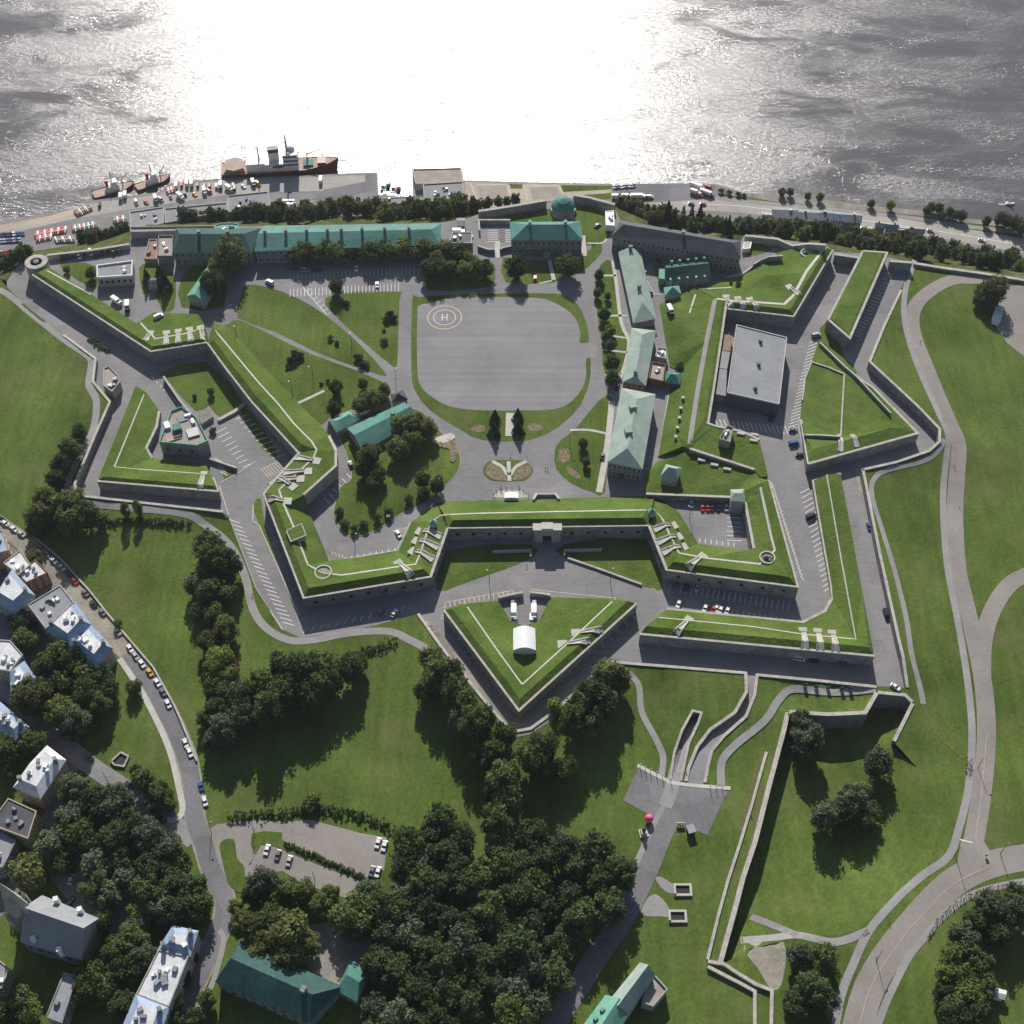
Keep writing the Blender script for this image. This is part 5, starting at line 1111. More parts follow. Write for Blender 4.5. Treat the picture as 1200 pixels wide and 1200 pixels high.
grove('trees of the churchyard wood', 'in the churchyard wood at lower left', [(87,925,17),(112,942,19),(135,940,19),(150,972,20),(135,985,17),(95,982,18),(60,990,17),(82,962,17),(175,982,18),(197,995,18),(180,1018,20),(205,1012,16),(112,1015,17),(140,1006,16),(205,1040,19),(226,1042,17),(233,1062,16),(175,1045,18,M_),(165,1068,16,L2),(190,1063,18),(212,1066,17),(155,1102,18,M_),(138,1114,17),(165,1122,17),(150,1134,18),(158,1088,15),(110,1040,17),(128,1050,15),(120,1078,12),(75,1015,13),(148,1030,13)], (G_, D_, M_, G_))
grove('trees around the church', 'beside the church at lower left', [(35,1022,20,O_),(107,1140,17,M_),(120,1158,16),(98,1160,13,O_),(145,1178,15),(25,1172,16),(33,1184,14,L2),(8,1190,14)], (D_, M_))
grove('small trees along the lower terrace', 'between lower terrace and street', [(225,1122,8),(215,1147,9),(207,1176,10,L2),(242,1172,11),(228,1194,11),(205,1195,9)], (M_, D_))
grove('trees among the town houses', 'among the town houses at left', [(30,750,14),(70,767,16),(55,782,14),(92,775,16),(102,791,15),(117,792,13),(72,802,13),(38,817,20,O_),(52,808,14),(70,832,17,L2),(90,847,16,G_),(84,858,12),(100,813,16,D_),(116,826,14,M_),(126,806,13,D_),(38,870,16),(4,880,16,M_),(25,727,13),(5,905,10)], (D_, M_, D_))
grove('small street trees', 'standing alone by the curved street', [(157,804,9,O_),(40,652,9,O_),(138,730,5,L2)])
grove('trees of the corner lawn', 'on the corner lawn by the junction', [(170,915,13,M_),(187,928,14,M_),(198,942,9,L2),(160,905,8,M_),(182,945,9,M_)])
grove('trees below the left redoubt ditch', 'at the path corner below the left redoubt', [(92,505,9),(82,526,13),(72,546,12),(66,562,11),(53,586,12,L2),(45,606,14,O_),(64,600,14),(82,592,18,O_),(84,612,17),(102,607,15,M_),(117,608,9),(40,620,9,O_)], (D_, M_))
grove('pair of column trees', 'rising from the hedge below the left ditch', [(147,598,7.5,M_),(161,595,7.5,D_)], kind='column', hs=.8, word='column-shaped tree')
grove('trees in the belt left of centre', 'in the belt across the left park', [(244,640,17),(250,660,20),(267,662,16),(230,684,13,G_),(247,694,15),(263,695,14,M_),(234,717,11,G_),(252,722,13,M_),(265,738,14,O_),(245,752,12,O_),(258,770,14,L2),(251,786,13,L2),(270,793,13,M_),(252,807,12),(266,811,12,M_),(255,832,13),(240,842,10,O_),(286,816,17),(262,856,18,G_),(282,840,18,D_),(248,868,12,G_)], (D_, M_))
tree(271, 779, 9, 'broad', RD, 'dark red leaved tree in the belt across the left park')
grove('trees in the big clump left of centre', 'in the big clump on the left park lawn', [(333,783,18),(352,790,20),(372,785,19),(387,797,16),(312,805,19),(297,818,18),(290,834,16),(315,832,20),(337,812,18),(358,817,17),(372,806,16,M_)], (D_, D_, M_), hs=1.2)
grove('pair of trees at the end of the hedge', 'at the hedge end right of the big clump', [(411,785,14,D_),(422,775,9,M_)], hs=1.35)
tree(367, 939, 15, 'bush', L2, 'round yellow-green shrub at the bottom of the left lawn')
grove('trees left of the arrowhead earthwork', 'left of the arrowhead earthwork', [(505,772,13,O_),(512,790,18),(529,790,15),(500,806,13),(533,812,16),(547,826,16,M_),(540,845,13,G_),(556,850,17),(569,842,13),(592,862,15,M_),(566,890,13,D_),(581,882,14)], (D_, M_), hs=1.25)
grove('trees right of the arrowhead earthwork', 'right of the arrowhead earthwork', [(711,790,17,O_),(726,797,13,O_),(693,815,17),(706,828,16),(681,824,15),(651,829,9,L2),(671,846,17,M_),(691,846,15),(636,876,17),(623,888,16),(634,899,15),(656,903,13),(667,897,10,L2)], (D_, M_), hs=1.25)
grove('trees below the arrowhead tip', 'below the tip of the arrowhead earthwork', [(590,912,18,M_),(593,934,17,M_),(580,925,14,D_)], hs=1.2)
# the big wood at the bottom, tree by tree
wood = []; WP = [(470,985),(482,968),(560,955),(610,965),(655,988),(700,1000),(728,1008),(730,1042),(714,1075),(690,1105),(668,1140),(640,1175),(618,1215),(430,1215),(425,1150),(440,1120),(418,1060),(458,1040),(470,1012)]
tries = 0
while tries < 4000 and len(wood) < 66:
    tries += 1; x, y = rt_.uniform(418, 742), rt_.uniform(955, 1215)
    if inpoly(x, y, WP) and all((x-a)**2+(y-b_)**2 > 22**2 for a, b_, *_ in wood): wood.append((x, y, rt_.uniform(15, 22)))
grove('trees of the dark wood at the bottom', 'crowded in the dark wood at the bottom centre', wood, (D_, D_, D_, M_, G_, D_), hs=1.05)
grove('trees between the car park and green hall', 'between lower car park and green hall', [(309,1035,16,G_),(297,1048,12,D_),(336,1042,14,M_),(356,1046,14,L2),(387,1048,11,L2),(376,1061,14,M_),(403,1077,16,O_),(419,1088,16,M_),(291,1084,18,O_),(340,1092,25,O_),(318,1075,16,M_),(304,1110,16,O_),(338,1121,18,O_),(300,1122,13,M_),(325,1142,12,O_),(352,1128,12,M_),(357,1105,17,O_),(444,1130,20,D_),(432,1048,16,G_),(446,1065,16,D_),(276,1062,9,L2)])
grove('trees in the lower right trench', 'in the lawn beside the trench wall', [(937,849,14,D_),(944,866,18,G_),(1029,896,16,G_),(1012,925,11,O_),(998,941,17,G_),(985,950,13,D_),(966,958,16,G_),(1020,950,12,D_),(1010,962,12,D_)], hs=1.15)
grove('trees at the lower right footpath', 'beside the crossing footpath at lower right', [(936,1121,14,G_),(968,1121,15,M_),(949,1160,21,D_),(965,1172,17,D_),(935,1178,15,D_),(953,1138,12,M_)])
grove('trees of the lower right wood', 'in the wood inside the right road bend', [(1157,1064,17,G_),(1129,1096,16,G_),(1143,1080,14,M_),(1115,1121,15,L2),(1133,1118,16,M_),(1129,1143,16,M_),(1150,1132,15,D_),(1108,1140,12,L2),(1152,1157,15,M_),(1135,1168,17,L2),(1119,1188,17,D_),(1186,1070,17,G_),(1145,1188,15,D_),(1171,1058,14,M_),(1170,1095,15,D_),(1105,1160,11,D_),(1190,1045,10,M_)], (G_, M_))
grove('trees by the right car park', 'beside the car park at the right edge', [(1165,338,15,O_),(1152,341,9,D_),(1158,352,10,D_),(1148,352,7,D_)])
grove('trees lining the long block', 'before the long teal roofed block', [(345,299,10),(357,296,13),(375,293,13),(395,294,14),(412,296,10),(435,295,13),(452,294,12),(472,291,13,L2),(497,293,13),(521,291,12),(537,297,12),(507,316,13,D_),(526,316,11,D_),(545,316,11,O_),(566,316,12,D_),(548,304,10),(512,306,11)], (O_, M_), hs=.78)
grove('round trees before the mansion', 'in front of the green roofed mansion', [(605,313,12,D_),(666,309,12,M_)])
grove('small trees on the strip lawns', 'on the strip lawn left of the mint houses', [(702,322,6),(700,343,5),(712,347,4),(708,368,7),(715,387,6,L2),(709,395,5),(715,405,6),(717,425,9,O_),(717,443,8)], (D_, G_))
grove('conifers at the parade steps', 'at the steps below the parade ground', [(580,489,7.5,FR),(579,504,8.5,FR),(607,487,7.5,FR),(607,502,8.5,FR)], kind='fir', hs=.85, word='dense conifer')
grove('trees of the upper left garden', 'in the garden left of the mint gabled house', [(172,325,7,FR,'fir'),(187,320,8,FR,'fir'),(193,331,9,FR,'fir'),(106,320,6,D_),(78,315,4,M_)])
grove('big trees over the mint gabled house', 'over the mint gabled house at upper left', [(269,300,16,O_),(256,316,12,O_),(250,331,13,D_)], hs=1.1)
grove('shrubs on the parade lawns', 'on lawns left of the parade ground', [(406,356,5.5),(457,369,7),(462,373,6),(453,374,6),(450,400,6),(387,396,5),(395,402,4),(419,419,7),(429,427,6),(342,423,8),(351,418,7),(384,447,3.5),(345,415,6),(450,387,3),(376,450,3),(337,429,5),(424,428,6)], (FR, D_), kind='bush', word='clipped shrub')
grove('garden trees near the mint gabled hall', 'near the mint gabled hall', [(394,337,8,D_),(394,454,8,D_),(391,480,8,D_),(425,450,6,M_),(435,468,11,O_),(423,474,10,O_),(450,458,7,O_),(445,466,8,O_),(470,502,13,O_),(487,500,14,O_),(501,502,11,O_),(468,523,13,O_),(483,517,12,M_),(433,536,13,O_),(426,548,11,O_),(441,554,10,M_),(436,568,8,M_),(495,561,9,O_),(512,570,8,D_),(497,578,7,D_),(683,520,6,G_),(687,541,5,M_)])
grove('shrubs round the garden mound', 'round the garden mound', [(397,600,7),(404,614,7),(415,620,7),(427,615,7,M_),(442,607,7,M_),(455,600,7,M_),(478,585,7),(515,560,6,M_),(494,583,6)], (D_, M_), kind='bush', word='shrub')
grove('bushes in the right bastion', 'in the right bastion or by mint annexes', [(865,333,5,D_),(857,332,3,D_),(797,428,7,M_),(784,548,3,M_)], kind='bush', word='bush')
grove('little trees in the left ditch lawn', 'on the ditch lawn above the left redoubt', [(247,459,4,D_),(228,464,2.5,D_),(250,505,6,M_,'bush')])
# cliff belt
def lerpL(L_, px):
    for a, b_ in zip(L_, L_[1:]):
        if a[0] <= px <= b_[0]: return a[1]+(b_[1]-a[1])*(px-a[0])/max(1e-6, b_[0]-a[0])
TOPX = [(0,326)]+[t for t in TOP if t[0] > 8]+[(1200,325),(1550,350)]
SMALL = [(m_.v, m_.f) for m_ in (crown_broad(41, 15, 34, 1.1, .0, .11), crown_broad(42, 17, 32, 1.0, .5, .11))]; SFIR = (crown_fir(6).v[::1], crown_fir(6).f)
CLIFF = {}
def belt(where, x0, x1, n, u0, u1, r0, r1, tones, firs=0):
    for k in range(n):
        px = x0+(x1-x0)*(k+rt_.uniform(.1, .9))/n; u = rt_.uniform(u0, u1)
        a, b_ = W(px, lerpL(TOPX, px), 0), W(px, lerpL(FOOT, px), QZ); q = a.lerp(b_, u)
        z = Z(q.x, q.y); fir = rt_.random() < firs; tn = FR if fir else rt_.choice(tones); rad = rt_.uniform(r0, r1)*(.75 if fir else 1)
        vs, fs = SFIR if fir else rt_.choice(SMALL); an = rt_.uniform(0, 6.28); ca, sa = math.cos(an)*rad, math.sin(an)*rad; zs = rad*(1.5 if fir else 1.05)
        mb = CLIFF.setdefault(tn, MB()); mb.add([(q.x+v[0]*ca-v[1]*sa, q.y+v[0]*sa+v[1]*ca, z-.3+v[2]*zs) for v in vs], fs)
        mb.tube([(q.x, q.y, z-1), (q.x, q.y, z+zs*1.3)], [.3, .12], 5)
belt('on the cliff behind the long teal roofs', 285, 545, 34, .62, 1.0, 5.0, 7.0, (G_, M_, O_, D_, L2))
belt('at the cliff edge behind the long teal roofs', 480, 560, 8, .12, .4, 5.0, 6.5, (G_, M_, D_))
belt('on the cliff by the quay warehouses', 212, 290, 7, .8, 1.0, 4.0, 6.0, (G_, M_, O_))
belt('on the cliff behind the dark slate barracks', 728, 875, 30, .05, .75, 4.2, 6.6, (M_, O_, G_, D_), .3)
belt('on the cliff below the far right bastion', 875, 1200, 58, .25, 1.0, 4.2, 6.6, (M_, O_, G_, L2, D_))
belt('on the cliff beside the round tower', 1, 38, 7, .03, .35, 3.5, 5.5, (M_, O_, D_))
belt('on the quay side of the left sea wall', 95, 150, 8, .65, .95, 4.0, 6.0, (M_, O_, D_))
belt('behind the quay playground', 545, 605, 7, .85, 1.0, 3.0, 4.6, (M_, O_, D_))
cm = MB(); tl = list(CLIFF)
for k, tn in enumerate(tl): cm.add(CLIFF[tn].v, CLIFF[tn].f, k)
o = cm.build('cliff_wood', tl); o['kind'] = 'stuff'; o['label'] = 'mixed wood covering the cliff between the fort and the river road'; o['category'] = 'wood'
grove('young trees on the shore', 'on the grassy shore strip at right', [(917,225,4.5),(926,225,4.5),(947,230,4),(961,231,4.5),(1021,238,4.5),(1044,241,5,L2),(1086,247,5),(1092,243,5),(1101,244,5),(1106,251,4.5),(1113,249,5),(1119,252,5),(1127,253,5.5),(1156,260,5),(1172,256,7),(1180,258,7),(1190,262,8),(1199,267,8)], (M_, G_, D_), zg=QZ)
grove('shrubs along the river road', 'at the river edge near the red trucks', [(845,224,5,M_),(855,226,5,M_),(865,228,5,D_),(872,229,4,M_)], kind='bush', zg=QZ, word='shrub')
def hedge(label, px, w_, h, b='land', m='leaf_mid'):
    c = [Vector(q) for q in densify([P(x, y, b) for x, y in px], 1.0, False)]; mb = MB(); rnd = random.Random(len(c))
    for q in c:
        for _ in range(5): leaf_cloud(mb, (q.x+rnd.uniform(-w_, w_)/2, q.y+rnd.uniform(-w_, w_)/2, Z(q.x, q.y, b)+rnd.uniform(.2, h)), .55, 7, .38, rnd)
    o = mb.build('hedge', m, origin=(c[0].x, c[0].y, Z(c[0].x, c[0].y, b))); tag(o, label, 'hedge')
hedge('long low hedge on the lawn below the left ditch', [(122,612),(160,611),(190,612),(222,614)], 2.4, 1.6, m='leaf_dark')
hedge('bank hedge joining the big clump to the footpath', [(385,782),(410,770),(440,760),(462,753)], 4, 2.2)
hedge('hedge along the top edge of the lower car park', [(272,958),(300,956),(340,953),(380,949),(410,953),(440,962),(465,975)], 3.5, 2.2, m='leaf_dark')
hedge('hedge on the divider of the lower car park', [(335,990),(380,1008),(424,1028)], 1.6, 1.2, m='leaf_dark')
hedge('narrow scrub at the foot of the left ditch wall', [(105,398),(118,408),(128,412)], 2.2, 1.2)
# ------------------------------------------------------------------ vehicles
def car_meshes(L_=4.5, w_=1.85, h=1.5, kind='car'):
    b_ = MB(); hw = w_/2
    if kind == 'car': prof = [(-L_/2, .35), (-L_/2, .85), (-L_*.36, .98), (L_*.18, .98), (L_/2-.15, .78), (L_/2, .6), (L_/2, .35)]
    elif kind == 'van': prof = [(-L_/2, .4), (-L_/2, 1.15), (L_*.30, 1.2), (L_/2-.1, 1.0), (L_/2, .75), (L_/2, .4)]
    n = len(prof); vs = [(x, s_*(hw if z < .9 else hw-.06), z) for s_ in (-1, 1) for x, z in prof]
    b_.add(vs, [(i, (i+1) % n, n+(i+1) % n, n+i) for i in range(n)]+[tuple(range(n-1, -1, -1)), tuple(range(n, 2*n))])
    c = MB()
    if kind == 'car': lo, hi, zt = (-L_*.40, L_*.22), (-L_*.27, L_*.06), h; zb = .96
    else: lo, hi, zt = (-L_*.49, L_*.34), (-L_*.47, L_*.22), 2.1; zb = 1.15
    g = [(lo[0], -hw+.08, zb), (lo[1], -hw+.08, zb), (lo[1], hw-.08, zb), (lo[0], hw-.08, zb), (hi[0], -hw+.24, zt-.05), (hi[1], -hw+.24, zt-.05), (hi[1], hw-.24, zt-.05), (hi[0], hw-.24, zt-.05)]
    c.add(g, [(0, 1, 5, 4), (1, 2, 6, 5), (2, 3, 7, 6), (3, 0, 4, 7), (4, 5, 6, 7)])
    r_ = MB(); r_.prism([(hi[0]-.03, -hw+.22), (hi[1]+.03, -hw+.22), (hi[1]+.03, hw-.22), (hi[0]-.03, hw-.22)], zt-.05, zt+.02)
    wl = MB(); wl.tube([(0, -.12, 0), (0, .12, 0)], .34, 10)
    return [('body', mesh_of(b_, 'paint_white', 'body')), ('window_band', mesh_of(c, 'glass', 'window_band')), ('roof', mesh_of(r_, 'paint_white', 'roof'))], mesh_of(wl, 'tyre', 'wheel'), L_, w_
VEH = {'car': car_meshes(), 'van': car_meshes(5.2, 2.0, 2.1, 'van')}
def truck_meshes():
    b_ = MB(); b_.box((1.9+.75, 0), 1.9, 2.2, .5, 2.3); c = MB(); c.box((3.45, 0), .35, 1.9, 1.35, 2.1); x = MB(); x.box((-.8, 0), 5.0, 2.4, .9, 3.3)
    wl = MB(); wl.tube([(0, -.15, 0), (0, .15, 0)], .48, 10)
    return [('cab', mesh_of(b_, 'paint_white', 'cab')), ('windscreen', mesh_of(c, 'glass', 'windscreen')), ('cargo_box', mesh_of(x, 'white', 'cargo_box'))], mesh_of(wl, 'tyre', 'wheel'), 6.4, 2.3
VEH['truck'] = truck_meshes()
def vehicle(px, py, dx, dy, color, where, kind='car', group=None, b='all', zg=None):
    q = W(px, py, zg) if zg is not None else P(px, py, b); q2 = W(px+dx*.3, py+dy*.3, q.z); ang = math.atan2(q2.y-q.y, q2.x-q.x)
    parts, wl, L_, w_ = VEH[kind]
    root = empty({'car': 'parked_car', 'van': 'van', 'truck': 'truck'}[kind], (q.x, q.y, q.z+.15)); root.rotation_euler = (0, 0, ang)
    tag(root, '%s %s %s' % (color, kind, where), kind, group or 'vehicles '+where)
    for nm, me in parts:
        o = bpy.data.objects.new(nm, me); COL.objects.link(o); o.parent = root
        if nm in ('body', 'roof', 'cab'): o.material_slots[0].link = 'OBJECT'; o.material_slots[0].material = MATS['paint_'+color]
    for sx in (-.31, .31):
        for sy in (-1, 1):
            o = bpy.data.objects.new('wheel', wl); COL.objects.link(o); o.parent = root; o.location = (sx*L_, sy*(w_/2-.1), .34)
    return root
w1 = 'parked on the curved street'
for x, y, dx, dy, c_ in ((2,609,4,3,'black'),(7,614.5,5,3,'white'),(17,621,5,3.5,'white'),(26,627,5,3.5,'silver'),(49,644,5,4.5,'grey'),(56,650.5,5,4.5,'grey'),(63.5,658,5,4.5,'white'),(73,666,5,4.5,'silver'),(80.5,673.5,5,5,'dark blue'),(88,682,5,5,'red'),(100.5,696,4.5,5,'grey'),(110,709,4.5,5.5,'black'),(120.5,718.5,4.5,5.5,'grey'),(138.5,741.5,4,5.5,'silver'),(153,761,4,6,'white'),(159.5,770,4,6,'silver'),(167,779,4,6,'white'),(176,789,4,6,'yellow'),(185,801,4,6,'white'),(191.5,812,4,6,'grey'),(197.5,826,3,6.5,'white'),(218,872,2.5,7,'white'),(223,883,2.5,7,'white'),(236,922,1.6,7,'blue'),(240.5,940,1.6,7,'white')):
    vehicle(x, y, dx, dy, c_, w1)
w1 = 'in the lower car park'
for x, y, dx, dy, c_ in ((313,997,-2,6,'white'),(326,1003,-2,6,'grey'),(339,1010,-2,6,'silver'),(443,989,-2,6,'white'),(450.5,992.5,-2,6,'white'),(436,1022,-2,6,'grey'),(443,1023,-2,6,'white')): vehicle(x, y, dx, dy, c_, w1)
w1 = 'on the shaded cross street'
for x, y, dx, dy, c_ in ((152,921,5,4,'dark blue'),(172,942,5,4,'silver'),(190,961,5,4,'black'),(105,888,5,4,'grey')): vehicle(x, y, dx, dy, c_, w1)
vehicle(224, 1191, 3, -5, 'red', 'by the lower terrace at the bottom edge'); vehicle(84, 1031, 2, -5, 'white', 'in the church yard'); vehicle(83, 1058, 3, -4, 'dark blue', 'in the church yard'); vehicle(150, 1045, 3, -4, 'white', 'under the churchyard trees')
w1 = 'inside the fort'
vehicle(467, 627, 3, 5, 'white', 'in the left bastion car park'); vehicle(455, 607, 1, 4, 'black', 'at the shrubs in the left bastion', 'van'); vehicle(411, 545, -2, -5, 'black', 'by the casemate wall'); vehicle(447, 718, 3, -3, 'grey', 'in the shaded ditch below the left bastion'); vehicle(462, 719.5, 3, -4, 'white', 'in the shaded ditch below the left bastion')
for x, c_ in ((810,'silver'),(823,'red'),(829,'red'),(834,'black'),(841,'black'),(851,'silver')): vehicle(x, 596 if x > 812 else 592, .5, 5, c_, 'in the sunken car park')
for x, y, c_ in ((817,690,'silver'),(804,689,'dark blue'),(791,687,'grey'),(795,709,'white'),(826,714,'white'),(836,715,'red'),(844,716,'white'),(852,717,'white'),(839,714,'white')): vehicle(x, y, -2, 5, c_, 'in the ditch below the right bastion')
vehicle(950, 606, 5, -2, 'black', 'in the long ditch car park', 'van'); vehicle(956, 394, 5, -1, 'silver', 'at the corner of the box outwork', 'van'); vehicle(929, 505, 5, 0, 'grey', 'beside the right triangular outwork'); vehicle(930, 520.5, 5, -1, 'blue', 'beside the right triangular outwork', 'van'); vehicle(937, 534, 4, 0, 'black', 'beside the right triangular outwork')
vehicle(1018, 618, 1.5, 5, 'blue', 'in the right parking lane'); vehicle(1038, 721, 2, 6, 'black', 'in the right parking lane', 'van'); vehicle(1049, 806, 3, 2, 'white', 'on the bridge end of the right lane')
vehicle(936, 773, 6, 1, 'white', 'in the shaded ditch lane', 'van'); vehicle(953, 775, 6, 1, 'dark blue', 'in the shaded ditch lane'); vehicle(988, 779, 6, 1, 'grey', 'in the shaded ditch lane')
for x, y, c_ in ((602,719,'white'),(604,726,'silver'),(601,712,'grey'),(625.5,719,'white'),(622.5,727,'white'),(626,712,'silver')): vehicle(x, y, 0, 5, c_, 'in the gorge before the white tent', 'truck' if y == 719 else 'van')
vehicle(316, 332, -4, -2, 'white', 'on the drive left of the parade', 'van'); vehicle(627, 327, 0, -4, 'red', 'before the green roofed mansion'); vehicle(763, 344, .5, 4, 'black', 'behind the northern mint house'); vehicle(700, 265, 4, -2, 'grey', 'on the lawn beside the mansion'); vehicle(418, 316, 0, 4, 'white', 'under the tree row'); vehicle(358, 318, 3, 0, 'silver', 'under the tree row', 'van'); vehicle(412, 305, 4, -1, 'white', 'under the tree row')
vehicle(372, 318, 3, 0, 'dark blue', 'under the tree row'); vehicle(442, 335, 0, 4, 'white', 'in the stalls under the tree row')
vehicle(537, 274, 4, 0, 'white', 'at the cliff shed', 'truck'); vehicle(550, 278, 4, 0, 'silver', 'at the cliff shed')
vehicle(186, 372, 4, -2, 'white', 'on the upper left terrace', 'van'); vehicle(137, 355, 3, 2, 'white', 'behind the white block', 'truck'); vehicle(150, 361, 0, 4, 'black', 'behind the white block', 'truck'); vehicle(771, 430, 4, 0, 'white', 'behind the middle mint house'); vehicle(706, 536, -1, 5, 'black', 'on the walk beside the widest mint house'); vehicle(723, 455, -1, 5, 'black', 'on the walk beside the middle mint house'); vehicle(785, 366, 2, 4, 'black', 'by the little mint pavilion', 'truck')
vehicle(855, 314, 4, 0, 'white', 'in the shade of the dark barracks'); vehicle(772, 307, 2, 3, 'black', 'in the shade of the dark barracks'); vehicle(903, 491, 0, 5, 'black', 'in the shade of the hall'); vehicle(877, 483, 0, 5, 'grey', 'in the shade of the hall')
for k in range(11):
    x = 73+k*6.7; vehicle(x, 303.5-k*.75-(k % 3)*1.2, .3+(k % 2), 4, rt_.choice(('white', 'grey', 'black', 'green', 'black')), 'in the row behind the left sea wall', 'van')
# riverside traffic
for k in range(16): vehicle(160+k*9.5+(k % 3)*2, 238-k*1.55+(k % 2)*1.5, 1+(k % 2)*3, 3, ('white', 'red', 'grey', 'silver', 'blue', 'white', 'black', 'yellow')[k % 8], 'on the road behind the quay apron', ('van', 'car', 'truck')[k % 3], zg=QZ+.1)
for k in range(15): vehicle(2+(k % 8)*3.6, 276+(k % 8)*-.25+(k//8)*7.2, 1, 4, rt_.choice(('white', 'black', 'silver', 'blue', 'grey', 'red')), 'in the quay car park at the left edge', zg=QZ+.1)
for k in range(9): vehicle(2+k*3.2, 297.5-k*.5, .8, 4, rt_.choice(('blue', 'green', 'red', 'silver', 'grey')), 'in the front row of the quay car park', zg=QZ+.1)
for x, y, c_, kd in ((207,219,'white','truck'),(213,217.5,'red','van'),(219.5,216.5,'white','truck'),(225,216.5,'white','truck'),(232,218,'black','van'),(240,219,'brown','van'),(246,219,'brown','van'),(254,219,'white','van'),(259,218,'white','truck'),(275,221.5,'black','van'),(376,213,'white','truck'),(142,232,'white','truck'),(147,230,'white','truck'),(117,241,'black','van')): vehicle(x, y, .2, -4, c_, 'on the quay apron', kd, zg=QZ+.1)
for k in range(7): vehicle(333+(k % 4)*3.6+(k//4)*2, 237+(k//4)*4.2, 1.5, 4, ('white', 'white', 'grey', 'white', 'silver', 'white', 'blue')[k], 'beside the red ship warehouse', zg=QZ+.1)
for k, c_ in enumerate(('white', 'black', 'grey', 'white', 'silver', 'black', 'white', 'silver', 'grey')): vehicle(719+k*3, 219.5-k*.25+(k % 2)*.6, 1, 3, c_, 'on the river lot behind the barracks', zg=QZ+.12)
for k, (c_, kd) in enumerate((('red','truck'),('white','van'),('white','truck'),('silver','van'),('white','truck'),('white','truck'),('red','van'),('white','van'))): vehicle(722+k*5.6, 232.5-k*.1, 4, 0, c_, 'in the front row of the river lot', kd, zg=QZ+.12)
for k, (c_, kd) in enumerate((('red','truck'),('red','truck'),('blue','van'),('red','van'),('yellow','truck'),('white','van'),('red','truck'),('green','truck'))): vehicle(814+(k % 4)*5.5, 219+(k//4)*8+(k % 2)*2, 3, 1, c_, 'in the fairground lot by the river', kd, zg=QZ+.12)
for x, y, c_ in ((778,241,'black'),(810,239.5,'grey'),(824,240,'red'),(1090,271,'silver'),(1150,282,'white')): vehicle(x, y, 5, 1, c_, 'driving on the river road', zg=QZ+.15)
for k in range(5): vehicle(1003+k*9, 267+k*1.3, 3, .5, ('white', 'silver', 'white', 'grey', 'white')[k], 'before the river road houses', zg=QZ+.15)
